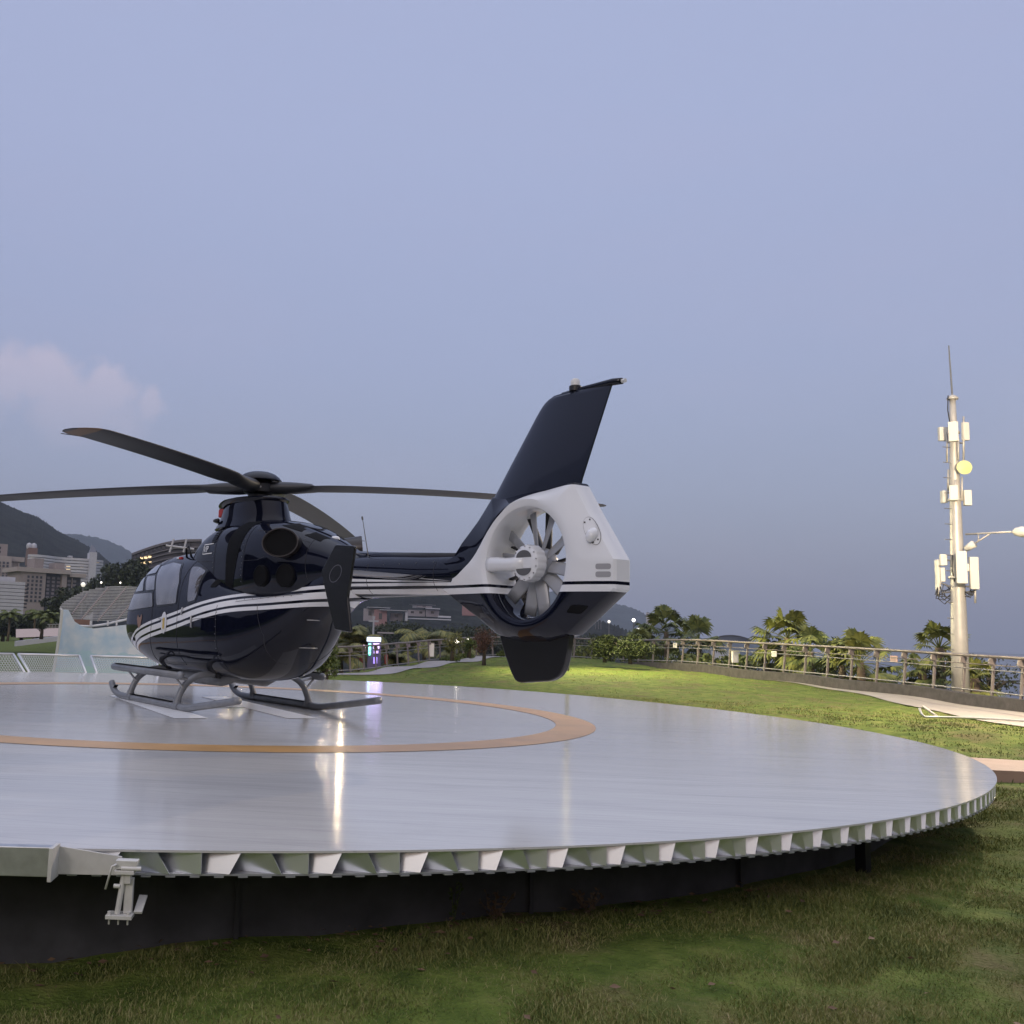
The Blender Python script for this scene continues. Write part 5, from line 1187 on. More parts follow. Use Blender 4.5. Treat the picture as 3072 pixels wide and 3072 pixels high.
# garden lamps with small globes
def globe(u, v, r, rad, emis, label, col=(1,.93,.8), post=1.0, group='small lamps in the distance'):
    c = at(u, v, r); o = empty('garden_lamp', (c[0], c[1], c[2]-post), 0, label, 'lamp', group)
    mb = MB(); mb.tube([(0,0,0),(0,0,post-rad*.8)], [rad*.35,rad*.25], 6); mb.lathe([(rad*.5,0),(rad*.5,.03)], (0,0,post-rad*1.1), 8); mb.obj('post', LPOLE, o)
    mb = MB(); mb.lathe([(.001,-rad),(rad*.6,-rad*.8),(rad,0),(rad*.6,rad*.8),(.001,rad)], (0,0,post), 12); mb.obj('lamp_globe', mat('globe_%d' % int(emis*10), (1,1,.9), .5, emit=(col, emis)), o, smooth=True); return o
globe(862,1208.5,58,.17,9,'brightest round lamp behind the left railing, beside the white notice'); globe(873,1208,60,.08,5,'small round lamp just right of the brightest one behind the railing'); globe(882,1206,60,.11,6,'second small round lamp right of the brightest one')
for k, (u, v, e_, lb) in enumerate(((1124,1162.5,4,'left one of the row of tiny lamps on the hill right of the fan tail'),(1129,1162,4,'middle one of the row of tiny lamps on the hill right of the fan tail'),(1134,1162.5,4,'right one of the row of tiny lamps on the hill right of the fan tail'))): globe(u, v, 400, .38, e_, lb, post=5)
globe(1195.5,1170,330,.55,6,'bright lamp on the dark shore left of the fan palms', post=6); globe(1149,1173,300,.45,1.0,'dim lamp on the dark shore right of the fan tail', post=5); globe(1204,1187,260,.4,1.0,'dim low lamp on the shore above the round bushes', post=4)
# white sail and cross-shaped lamp post
c = at(1223,1180,280); o = empty('sail', c, 0, 'slim white sail above the trees left of the fan palms', 'sail'); mb = MB(); mb.prism([(0,-3),(1.3,-2.6),(.2,3.2),(-.6,3.4),(-.5,0)], -.05, .05); mb.obj('cloth', mat('sail_white', (.5,.5,.52), .7), o); mb = MB(); mb.tube([(1.0,0,-5),(-.3,0,3.6)], .08, 6); mb.obj('mast', WIREM, o)
a = at(704,1200,120); h = at(704,1163,120)[2]-a[2]; o = empty('cross_lamp_post', (a[0], a[1], a[2]-3), 0, 'pale cross-topped lamp post above the lit kiosk', 'lamp post'); h += 3
mb = MB(); mb.tube([(0,0,0),(0,0,h)], [.14,.10], 8); mb.obj('post', mat('post_pale', (.35,.36,.40), .5), o); mb = MB(); mb.box((0,0,h-.55), (1.2,.15,.22)); mb.box((0,0,h-.1),(.35,.15,.3)); mb.obj('cross_arm', mat('post_pale', (.35,.36,.40), .5), o)
# white shell roof on the shore and boats
c = at(1370,1220,170); o = empty('shell_roof', c, 0, 'white curved shell roof seen just above the railing', 'canopy'); V = []
for i in range(13):
    t_ = i/12; 
    for j in range(5): s_ = j/4; V.append((-4.4+8.6*t_, 2*s_, 2.4*math.sin(math.pi*min(1, .12+.75*t_))**.8*(1-.35*s_)-1.2*(1-t_)))
mb = MB(); mb.add(V, grid_faces(13, 5)); V2 = [(a_, b2, c_-.25) for a_, b2, c_ in V]; mb.add(V2, grid_faces(13, 5)); mb.obj('roof_shell', mat('shell_white', (.5,.52,.55), .6), o, smooth=True)
mb = MB(); mb.box((0,1,-2.2), (4.5,1.5,3)); mb.obj('support_wall', mat('shell_white', (.5,.52,.55), .6), o)
def boat(u, v, r, L, label):
    c = atz(u, v, SEA) if r is None else at(u, v, r); c = c.copy(); 
    o = empty('boat', (c[0], c[1], SEA), 0, label, 'boat', 'boats on the sea'); 
    mb = MB(); mb.prism([(-L/2,0),(L*.42,0),(L/2,.10*L),(-L/2,.08*L)], -L*.12, L*.12); mb.obj('hull', mat('boat_white', (.75,.76,.78), .4), o); mb = MB(); mb.box((-.08*L,0,.13*L), (.4*L,.16*L,.10*L)); mb.obj('cabin', mat('boat_white', (.75,.76,.78), .4), o); return o
for (u, v, L, lb) in ((1717,1247.5,10,'small white boat left of the telecom mast seen through the railing'),(1731,1248.5,8,'tiny boat between two railing posts left of the mast'),(1767,1248.5,10,'small boat in the gap just left of the narrow palm'),(1901,1258,12,'white boat near the right photo edge seen through the railing'),(1918,1259,8,'faint boat at the right photo edge'),(1357,1242,7,'tiny white boat below the shell roof')):
    boat(u, v, None, L, lb)
c = atz(1705,1291,-13); b = boat(1705,1293,None,4.5,'white boat roof close in, right behind the dark curb'); 

HAZE = 0.00020
# ---------------------------------------------------------------- buildings
def lpt(P0, e, n, u, v):
    d = ray(u, v); t_ = (P0[0]*n[0]+P0[1]*n[1])/(d[0]*n[0]+d[1]*n[1]); q = d*t_; return ((q[0]-P0[0])*e[0]+(q[1]-P0[1])*e[1], q[2]+CAMH)
class Facade:
    # a local frame: x along the front, y into the building, z up
    def __init__(s, name, label, u0, r, yaw, base=-1.5, cat='building', group=None):
        p = at(u0, 1200, r); d = p[:2]/np.linalg.norm(p[:2]); a = math.atan2(-d[0], d[1])+yaw
        s.e = np.array([math.cos(a), math.sin(a)]); s.n = np.array([-math.sin(a), math.cos(a)]); s.P0 = p[:2]; s.base = base
        s.o = empty(name, (p[0], p[1], base), a, label, cat, group)
    def at(s, u, v): x, z = lpt(s.P0, s.e, s.n, u, v); return x, z-s.base
    def rect(s, u0, u1, v0, v1): x0, z1 = s.at(u0, v0); x1, z0 = s.at(u1, v1); return x0, x1, z0, z1
    def box(s, name, m_, x0, x1, z0, z1, y0, y1, parent=None, bevel=0):
        mb = MB(); mb.box(((x0+x1)/2, (y0+y1)/2, (z0+z1)/2), (abs(x1-x0), abs(y1-y0), abs(z1-z0))); return mb.obj(name, m_, parent or s.o, bevel=bevel)
WINM = mat('window_dark', (.035,.04,.05), .15); WINL = mat('window_lit', (.9,.7,.4), .4, emit=((1,.72,.38), 1.4)); WFR = mat('window_frame_pale', (.45,.44,.44), .6)
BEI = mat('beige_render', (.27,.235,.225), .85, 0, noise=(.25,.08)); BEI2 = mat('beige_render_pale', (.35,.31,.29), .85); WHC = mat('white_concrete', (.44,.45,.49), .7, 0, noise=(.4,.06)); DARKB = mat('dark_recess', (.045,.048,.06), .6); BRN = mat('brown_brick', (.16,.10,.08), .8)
def windows(F, x0, x1, z0, z1, nx, nz, y, fw=.5, fh=.55, lit=(), m_=None, name='window'):
    me = None; dx, dz = (x1-x0)/nx, (z1-z0)/nz
    for i in range(nx):
        for j in range(nz):
            if me is None:
                mb = MB(); mb.box((0,0,0), (dx*fw, .35, dz*fh)); o = mb.obj(name, m_ or WINM, F.o); me = o.data
            else: o = bpy.data.objects.new(name, me); COLL.objects.link(o); o.parent = F.o
            o.location = (x0+dx*(i+.5), y, z0+dz*(j+.5))
            if (i, j) in lit: o2 = me.copy(); o2.materials.clear(); o2.materials.append(WINL); o.data = o2
# beige hotel
F = Facade('beige_hotel', 'beige hotel block with small square windows and stepped roof', 40, 330, .28)
x0, x1, z0, z1 = F.rect(40, 150, 1078, 1180)
xa = F.at(86, 1100)[0]; xb = F.at(117, 1100)[0]; xc = F.at(126, 1100)[0]
F.box('wall', BEI, x0, xa, 0, z1, 0, 16); F.box('wall', BEI, xb, xc, 0, z1, 0, 16)
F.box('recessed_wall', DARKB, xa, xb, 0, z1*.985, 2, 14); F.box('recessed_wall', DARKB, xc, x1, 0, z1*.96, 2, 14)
zt = F.at(60, 1074)[1]; F.box('cornice', BEI2, x0-1.5, xc+.8, z1, z1+1.4, -.8, 16.5); F.box('cornice', BEI2, xc+.81, x1+1, z1*.96+.01, z1*.96+1.2, -.3, 15)
a_, b__, c_, d_ = F.rect(68, 85, 1066, 1077); F.box('roof_block', BEI, a_, b__, z1+1.41, z1+4.6, 2, 10); a_, b__, c_, d_ = F.rect(108, 125, 1073, 1080); F.box('roof_block', BEI, a_, b__, z1+1.41, z1+3.6, 2, 9)
w0, w1, wz0, wz1 = F.rect(50, 78, 1084, 1138); windows(F, w0, w1, wz0, wz1, 4, 7, -.0, .48, .6)
w0, w1, wz0, wz1 = F.rect(90, 115, 1086, 1146)
windows(F, w0, w1, wz0, wz1, 3, 8, 1.8, .55, .6, name='balcony_window', m_=mat('balcony_pale', (.22,.20,.22), .6))
w0, w1, wz0, wz1 = F.rect(129, 146, 1092, 1146); windows(F, w0, w1, wz0, wz1, 2, 7, 1.8, .55, .6, name='balcony_window', m_=mat('balcony_pale', (.22,.20,.22), .6))
F.box('column', BEI2, (w0+w1)/2-.15, (w0+w1)/2+.15, 0, z1*.95, 1.4, 1.9)
# white banded apartment block behind it, with a curved front
F = Facade('white_apartment_block', 'long white apartment block with wavy balcony bands and a fin tower', 55, 420, .1)
x0, x1, z0, z1 = F.rect(55, 189, 1054, 1190); W_ = x1-x0; zL = F.at(58, 1045)[1]; zR = F.at(188, 1056)[1]
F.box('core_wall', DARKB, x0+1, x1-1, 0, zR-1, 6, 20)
nb = 11; sp_b = (F.at(100, 1050)[1]-F.at(100, 1107)[1])/10
for k in range(nb+2):
    V = []; n = 48
    for i in range(n):
        t_ = i/(n-1); x = x0+W_*t_; bow = 2.2*math.sin(t_*math.pi*3.2)*(1-.3*t_); zt_ = zL+(zR-zL)*t_-k*sp_b
        if t_ < .27: zt_ += .0
        for (yy_, zz_) in ((2.5-bow, zt_),(2.5-bow, zt_-.95),(6.5, zt_-.95),(6.5, zt_)): V.append((x, yy_, zz_))
    mb = MB(); mb.add(V, grid_faces(n, 4, True)+[(0,1,2,3),((n-1)*4+3,(n-1)*4+2,(n-1)*4+1,(n-1)*4)]); mb.obj('balcony_band', WHC, F.o, autosmooth=40)
for k in range(9):
    z_ = zL-(k+.62)*sp_b-.35*(k > 4)
    for i in range(10):
        F.box('window', WINM if (i*7+k*3) % 11 else WINL, x0+W_*(.04+.095*i), x0+W_*(.04+.095*i)+W_*.055, z_-.7, z_+.7, 5.6, 5.95) if (i+k) % 1 == 0 and i < 10 and k*10+i < 95 else None
a_, b__, c_, d_ = F.rect(169.5, 178, 1042, 1100); za = F.at(174, 1027)[1]
F.box('fin_tower', WHC, a_, b__, 0, d_, -2, 6); mb = MB(); mb.prism([(a_, d_), (b__, d_), (b__-.2, d_+(za-d_)*.45), (a_+(b__-a_)*.3, za)], 1, 3); mb.obj('tower_spire', mat('spire_glass', (.22,.24,.30), .3), F.o)
a_, b__, c_, d_ = F.rect(57, 74, 1031, 1046); F.box('stair_tower', BRN, a_, b__, c_-4, d_, 7, 16)
for uu in (60, 69): a_ = F.at(uu, 1029)[0]; mb = MB(); mb.lathe([(1.0,-.2),(1.25,.8),(1.0,1.8),(.01,2.3)], (a_, 10, d_), 14); mb.obj('water_tank', WHC, F.o, smooth=True)
a_, b__, c_, d_ = F.rect(135, 142, 1046, 1054); F.box('roof_plant', WHC, a_, b__, c_-2, d_, 8, 12)
# tall beige tower at the photo edge
F = Facade('beige_tower', 'tall beige tower block cut off by the left photo edge', -30, 360, .2)
x0, x1, z0, z1 = F.rect(-30, 8, 1022, 1180); xa = F.at(19, 1100)[0]; xb = F.at(45, 1100)[0]; z2 = F.at(10, 1049)[1]; z3 = F.at(30, 1059)[1]
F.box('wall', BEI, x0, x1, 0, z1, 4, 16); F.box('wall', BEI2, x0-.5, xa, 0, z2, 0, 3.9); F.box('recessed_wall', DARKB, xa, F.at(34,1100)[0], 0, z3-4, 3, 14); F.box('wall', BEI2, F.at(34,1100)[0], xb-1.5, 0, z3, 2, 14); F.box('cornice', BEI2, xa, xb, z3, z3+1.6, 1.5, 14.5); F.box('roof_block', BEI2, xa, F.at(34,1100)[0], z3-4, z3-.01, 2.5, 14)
w0, w1, wz0, wz1 = F.rect(-4, 16, 1058, 1090); windows(F, w0, w1, wz0, wz1, 3, 5, -.0, .55, .7, m_=mat('window_bluegrey', (.06,.065,.085), .3)); w0, w1, wz0, wz1 = F.rect(-4, 7, 1028, 1044); windows(F, w0, w1, wz0, wz1, 2, 2, 4.0, .6, .6)
# low white hotel in front
F = Facade('white_low_hotel', 'low white banded hotel at the left photo edge below the beige tower', -20, 270, .12)
x0, x1, z0, z1 = F.rect(-20, 41, 1095, 1190); F.box('core_wall', mat('bluegrey_glass_wall', (.10,.11,.14), .5), x0, x1-.6, 0, z1-1, 1.5, 12)
zb_ = F.at(20, 1097)[1]; st_ = (F.at(20,1097)[1]-F.at(20,1138)[1])/6
for k in range(9): F.box('balcony_band', WHC, x0, x1, zb_-k*st_-.8, zb_-k*st_, 0, 2.2)
for k in range(7):
    for i in range(9): F.box('window', WINM, x0+(x1-x0)*(.03+.108*i), x0+(x1-x0)*(.03+.108*i)+1.9, zb_-(k+1)*st_+.2, zb_-k*st_-1.1, 1.3, 1.52)
a_, b__, c_, d_ = F.rect(-10, 32, 1086, 1096); F.box('roof_block', WHC, a_, b__, z1-1, d_, 3, 10)
# dark curved building behind the nose
F = Facade('dark_curved_building', 'dark round-fronted building with lit windows behind the helicopter cabin', 244, 210, -.05)
x0, x1, z0, z1 = F.rect(244, 372, 1034, 1180); W_ = x1-x0
V = []; n = 40
def arc_top(t_): return F.at(244+128*t_, 1037-20*math.sin(min(1, t_*1.25)*math.pi/2)-0)[1]
rows = []
for i in range(n):
    t_ = i/(n-1); x = x0+W_*t_; y_ = 12*(1-math.sin(min(1, .08+t_*.92)*math.pi/2)); V += [(x, y_, 0), (x, y_, arc_top(t_))]
mb = MB(); mb.add(V, grid_faces(n, 2)); mb.add([(a, 25, c) for a, b_, c in V], grid_faces(n, 2)); 
mb.add([V[2*i+1] for i in range(n)]+[(V[2*i+1][0], 25, V[2*i+1][2]) for i in range(n)], [(i, i+1, n+i+1, n+i) for i in range(n-1)])
mb.add([V[0], V[1], (V[1][0],25,V[1][2]), (V[0][0],25,0)], [(0,1,2,3)]); mb.obj('wall', mat('dark_facade', (.055,.055,.07), .5), F.o)
for k, dv in enumerate((0, 14, 22, 31, 40, 50)):
    V = []
    for i in range(n):
        t_ = i/(n-1); x = x0+W_*t_-.0; y_ = 12*(1-math.sin(min(1, .08+t_*.92)*math.pi/2)); z_ = arc_top(t_)-dv*.1115*1.0
        th_ = .25 if k else .5
        V += [(x, y_-.5, z_), (x, y_-.5, z_-th_), (x, y_+.1, z_-th_), (x, y_+.1, z_)]
    mb = MB(); mb.add(V, grid_faces(n, 4, True)); mb.obj('roof_rim' if k == 0 else 'floor_band', mat('facade_band', (.13,.125,.14), .5), F.o)
for (ua, ub_, v_) in ((262,268,1048),(270,277,1048),(278,284,1047),(262,267,1058),(269,276,1058),(278,286,1058),(260,265,1068),(260,265,1079)):
    a_, b__, c_, d_ = F.rect(ua, ub_, v_-2, v_+2); t_ = ((a_+b__)/2-x0)/W_; y_ = 12*(1-math.sin(min(1, .08+t_*.92)*math.pi/2)); F.box('lit_window', WINL, a_, b__, c_, d_, y_-.3, y_+.1)
for i in range(14):
    a_, b__, c_, d_ = F.rect(249+i*8, 254+i*8, 1036, 1041); t_ = ((a_+b__)/2-x0)/W_; y_ = 12*(1-math.sin(min(1, .08+t_*.92)*math.pi/2)); zt_ = arc_top(t_); F.box('window', mat('window_bluegrey', (.06,.065,.085), .3), a_, b__, zt_-1.4, zt_-.75, y_-.25, y_+.1)
BEAM = mat('white_beam', (.50,.50,.52), .6)
mb = MB()
for (ua, va, ub_, vb) in ((313,1030,366,1037),(328,1018,320,1043),(352,1018,346,1043)):
    xa_, za_ = F.at(ua, va); xb_, zb2 = F.at(ub_, vb); mb.tube([(xa_,-1.2,za_),(xb_,-1.2,zb2)], .22, 6)
mb.split_obj('facade_beam', BEAM, F.o)
# hillside villas seen under the tail boom
VIL = mat('villa_pale', (.30,.28,.31), .8); VILP = mat('villa_pink', (.27,.16,.16), .85); VILW = mat('villa_roof_white', (.42,.43,.47), .7)
def villa(label, blocks, r, kind='hillside_villa'):
    F = Facade(kind, label, blocks[0][0], r, 0, base=-16, group='houses on the hillside')
    for (u0, u1, v0, v1, nm, m_, y0, y1) in blocks:
        a_, b__, c_, d_ = F.rect(u0, u1, v0, v1); F.box(nm, m_, a_, b__, c_, d_, y0, y1)
        if nm == 'wall':
            k_ = max(1, int((b__-a_)/3.2))
            for i in range(k_): x_ = a_+(b__-a_)*(i+.5)/k_; F.box('window', WINM, x_-.6, x_+.6, c_+(d_-c_)*.45, c_+(d_-c_)*.8, y0-.12, y0+.1)
RV = 380
villa('pinkish villa with a white flat roof left of the hillside road', [(686,710,1148,1172,'wall',VIL,0,8),(706,729,1150,1184,'wall',VILP,-3,-.1),(692,736,1145.5,1148,'roof',VILW,-4,9),(716,768,1150.5,1153.5,'roof',VILW,-5,6),(764,768,1153.5,1172,'pillar',VILW,-4,4),(736,760,1156,1172,'wall',VIL,1,6)], RV)
villa('white terraced villa with long flat roofs in the middle of the hillside', [(778,800,1142,1147,'wall',VILW,0,6),(772,822,1140,1142,'roof',VILW,-2,7),(786,815,1142.5,1147,'wall',VIL,-1,-.1),(803,830,1147.5,1150,'roof',VILW,-4,6),(770,802,1150,1163,'wall',VIL,2,8),(804,828,1150,1164,'wall',VIL,0,6),(768,850,1166,1171,'terrace_wall',VILW,-6,-2),(826,850,1162,1166,'terrace_wall',VILW,-4,0)], RV+10)
villa('pink square villa on the hillside left of the fan shroud', [(872,901,1136,1162,'wall',VILP,0,9),(869,904,1133,1136,'roof',VILP,-1,10),(900,918,1150,1158,'wall',VIL,2,8)], RV+5)
villa('small pale villa on the shore hill right of the fan tail', [(1112,1122,1138,1150,'wall',VIL,0,6),(1122,1133,1145,1158,'wall',VIL,-2,4),(1108,1132,1136,1138,'roof',VILW,-1,7)], 520)
villa('low white pavilion roofs above the lit kiosk', [(712,744,1192,1196,'roof',VIL,0,5),(706,722,1197,1203,'wall',VIL,0,5)], 90)
# hillside rock scar
# ---------------------------------------------------------------- louvred canopy and painted backdrop (left of the nose)
F = Facade('louvred_canopy', 'sail shaped louvred canopy of pale slats above the painted backdrop', 112, 43, .0, base=-1.0, cat='canopy')
SLAT = mat('slat_pale', (.52,.53,.56), .6); CANB = mat('canopy_frame', (.22,.19,.18), .6)
def can_edge(v):                                     # left/right pixel limits of the sail at row v
    Lx = np.interp(v, [1102,1106,1112,1122,1135,1143,1150,1160,1172,1182], [210,185,160,140,119,113,114,120,134,150]); Rx = np.interp(v, [1102,1160,1166,1182], [285,285,255,190]); return Lx, Rx
k = 0
for v_ in np.arange(1103, 1172, 3.1):
    Lx, Rx = can_edge(v_); xa_, z_ = F.at(Lx, v_+(0)); xb_, z2 = F.at(Rx, v_+2); yb = 1.2+ (1172-v_)*.03
    V = []
    for i in range(9):
        t_ = i/8; x = xa_+(xb_-xa_)*t_; zz_ = z_+(z2-z_)*t_+.05*math.sin(t_*3); yo = yb+.5*math.sin(t_*3.1)
        for (dy, dz) in ((-.05,.03),(.03,.03),(.05,-.01),(-.03,-.01)): V.append((x, yo+dy, zz_+dz))
    mb = MB(); mb.add(V, grid_faces(9, 4, True)); mb.obj('slat', SLAT, F.o); k += 1
mb = MB()
for (ut, ub_) in ((178,126),(212,152),(248,186),(284,222)):
    pts = []
    for q in np.linspace(0, 1, 6):
        v_ = 1103+69*q; u_ = ut+(ub_-ut)*q; Lx, Rx = can_edge(v_)
        if u_ < Lx or u_ > Rx: continue
        x, z = F.at(u_, v_); pts.append((x, 1.15+(1172-v_)*.03, z))
    if len(pts) > 1: mb.tube(pts, .035, 6)
mb.split_obj('rafter', CANB, F.o)
mb = MB(); pts = [(x, .9, z) for x, z in (F.at(*q) for q in ((113,1146),(121,1158),(136,1174),(148,1181),(172,1182),(200,1178),(258,1165),(290,1155)))]; mb.tube(pts, .05, 8); mb.obj('edge_beam', mat('beam_white', (.55,.56,.58), .5), F.o)
a_, b__, c_, d_ = F.rect(139, 171, 1168, 1180); F.box('soffit_panel', mat('soffit_brown', (.17,.10,.08), .7), a_, b__, c_, d_, 1.1, 1.25)
mb = MB()
for u_ in (139, 172, 205, 222, 250): x, z = F.at(u_, 1175); mb.box((x, .8, z-.02), (.07,.12,.2))
mb.split_obj('beam_bracket', mat('beam_white', (.55,.56,.58), .5), F.o)
F2 = Facade('painted_backdrop', 'curved fabric backdrop painted with pale blue clouds and hills under the canopy', 105, 42, 0, base=-1.0, cat='backdrop')
def bd_mat():
    mt = bpy.data.materials.new('backdrop_print'); mt.use_nodes = True; t = NT(mt.node_tree); b = t.n['Principled BSDF']
    co = t.add('ShaderNodeTexCoord').outputs['Object']; x, y, z = t.add('ShaderNodeSeparateXYZ', {0: co}).outputs
    n1 = t.noise(co, 1.1, 4); n2 = t.noise(t.add('ShaderNodeMapping', {'Vector': co, 'Scale': (1,0,0)}).outputs[0], 1.3, 3)
    c = t.ramp(n1, [(.35, (.42,.58,.78)), (.65, (.72,.76,.86))])
    hill_ = t.math('LESS_THAN', z, t.math('ADD', .55, t.math('MULTIPLY', n2, .9))); c = t.mix(t.math('MULTIPLY', hill_, .7), c, (.40,.60,.74,1))
    hill2 = t.math('LESS_THAN', z, t.math('ADD', .1, t.math('MULTIPLY', n2, .6))); c = t.mix(t.math('MULTIPLY', hill2, .7), c, (.42,.66,.68,1))
    t.l.new(c, b.inputs['Base Color']); b.inputs['Roughness'].default_value = .7; return mt
V = []; n = 30
for i in range(n):
    t_ = i/(n-1)
    for j in range(12):
        s_ = j/11; vt = np.interp(105+190*t_, [118,130,148,170,210,260,300], [1150,1172,1183,1186,1182,1176,1170]); v_ = vt+(1285-vt)*s_; u_ = 117+(295-117)*t_-(117-98)*s_**1.3*(1-t_)
        x, z = F2.at(u_, v_); V.append((x, .9*math.sin(math.pi*min(1, max(0, t_)))**.7+.25*s_, z))
mb = MB(); mb.add(V, grid_faces(n, 12)); mb.add([(a_, b_+.06, c_) for a_, b_, c_ in V], grid_faces(n, 12)); mb.obj('printed_sheet', bd_mat(), F2.o, smooth=True)
mb = MB(); mb.tube([V[j] for j in range(12)], .06, 8); mb.obj('side_pole', mat('beam_white', (.55,.56,.58), .5), F2.o)
# ---------------------------------------------------------------- left park: terrace, low wall, railing, small trees
F = Facade('park_wall', 'long low white retaining wall across the park lawn on the left', 52, 85, .16, base=-1.2, cat='wall')
a_, b__, c_, d_ = F.rect(30, 118, 1203, 1206.5); mb = MB(); xa_, za_ = F.at(30, 1210); xb_, zb2 = F.at(112, 1200); mb.add([(xa_,0,za_-.4),(xb_,0,zb2-.4),(xb_,0,zb2),(xa_,0,za_),(xa_,.6,za_-.4),(xb_,.6,zb2-.4),(xb_,.6,zb2),(xa_,.6,za_)], [(0,1,2,3),(4,7,6,5),(3,2,6,7),(0,3,7,4),(1,5,6,2)]); mb.obj('wall', WHC, F.o)
V = []
for i in range(12):
    for q in (0, 1): p = at(30+8*i, 1203-.3*i if q else 1187-.2*i, 92+50*q*0+ (0 if not q else -4)); V.append((p[0], p[1], p[2]))
tag(mesh_obj('terrace', V, grid_faces(12, 2), mat('terrace_paving', (.45,.36,.32), .8), smooth=True), kind='structure')
F = Facade('park_railing', 'pale railing of the park terrace left of the painted backdrop', 84, 100, 0, base=-1.2, cat='railing')
mb = MB(); 
for v_ in (1179, 1184): a_, z_ = F.at(84, v_); b__, z2 = F.at(112, v_-1); mb.tube([(a_,0,z_),(b__,0,z2)], .05, 6)
mb.obj('rail', WIREM, F.o)
for u_ in (88, 93.5, 99, 105, 111): a_, z_ = F.at(u_, 1178); b__, z2 = F.at(u_, 1192); F.box('post', WIREM, a_-.06, a_+.06, z2, z_, -.05, .05)
a_, b__, c_, d_ = F.rect(84, 112, 1189.5, 1192.5); F.box('base_wall', WHC, a_, b__, c_, d_, -.1, .5)
b_ = at(78,1201,80); leafy('small_dark_tree', b_, 1.15, .42, .38, LEAF_D, 'small dark tree on the terrace left of the park railing', 95, n=1500, leaf=.08, tr=.12)
GL = 'palms and trees below the buildings on the left'
VT = (1156,1162,1168,1158,1150,1122,1104,1096,1092,1066,1048,1062)
for k, (u, vt, vb, r, s_, kd, lb) in enumerate(((62,1143,1210,115,1.7,'p','palm below the beige hotel, nearest the left photo edge'),(80,1146,1208,112,1.8,'p','palm below the beige hotel, left of the small dark tree'),(93,1152,1206,110,1.6,'p','shorter palm left of the painted backdrop'),(14,1146,1210,120,1.7,'p','palm in front of the low white hotel'))):
    palm_at(feather_palm, u, vt, vb, r, s_, LEAF_P, lb, 100+k, GL, nf=15)
for k, (u, v, r, rx, rz, h, lb) in enumerate(((108,1205,150,3.6,3.2,6.6,'dark bushy tree directly left of the painted backdrop'),(100,1206,158,3.4,3,6,'dark bushy tree behind the park railing'),(40,1208,170,4.2,3,6,'dark bushy tree below the low white hotel'),(70,1206,175,4,3,6.4,'dark bushy tree between the palms below the beige hotel'),(5,1208,165,4,3,6.6,'dark bushy tree at the left photo edge'),
      (125,1175,190,5,5,9.5,'dark tree behind the left tip of the louvred canopy'),(145,1165,200,5.5,6,13,'tall dark tree between the beige hotel and the canopy'),(165,1160,210,6,6.5,14,'tall dark tree under the fin tower'),(185,1160,215,6,7,16,'dark tree right of the fin tower'),
      (208,1160,215,8,11,25,'very tall dark tree mass left of the dark curved building'),(228,1160,205,8,11,24,'very tall dark tree mass touching the dark curved building'),(245,1165,200,7,8,16,'dark tree below the lit windows of the curved building'))):
    b_ = at(u, v, r); h = at(u, VT[k], r)[2]-b_[2]; rz = min(rz, h*.45); leafy('leafy_tree', b_, h, rx*.85, rz, LEAF_D, lb, 120+k, n=4200, leaf=.8 if r > 160 else .5, cat='tree', group=GL, clumps=22, tr=.25)
globe(157,1103,180,.42,.7,'round white lamp between the hotel and the louvred canopy', post=6); globe(191,1099,170,.18,2,'bright lamp at the upper edge of the canopy, left one', post=4); globe(227,1099.5,170,.16,2,'bright lamp at the upper edge of the canopy, right one', post=4)
# hillside trees below the villas, so the bank behind the railing is not bare
for k, (u, v, r, rx, lb) in enumerate(((690,1196,150,6,'dark tree behind the cross-topped lamp post'),(735,1190,170,7,'dark tree under the white villa roof'),(775,1192,160,7,'dark tree behind the middle coconut palm'),(820,1190,165,8,'dark tree under the terraced villa'),(858,1194,170,7,'dark tree below the pink square villa'),(905,1198,150,7,'dark tree behind the red bush'),(950,1205,150,6,'dark tree hidden by the lower shroud'),(1095,1212,140,6,'dark tree right of the lower fin'),(1150,1208,150,8,'dark tree behind the round bushes'),(1190,1206,160,7,'dark tree below the bright shore lamp'))):
    b_ = at(u, v+30, r); leafy('bank_tree', b_, at(u, v-16-(k%3)*4, r)[2]-b_[2], rx, 2.6, LEAF_D, lb, 150+k, n=2200, leaf=.45, cat='tree', group='dark trees on the bank below the hill', clumps=20, tr=.25)
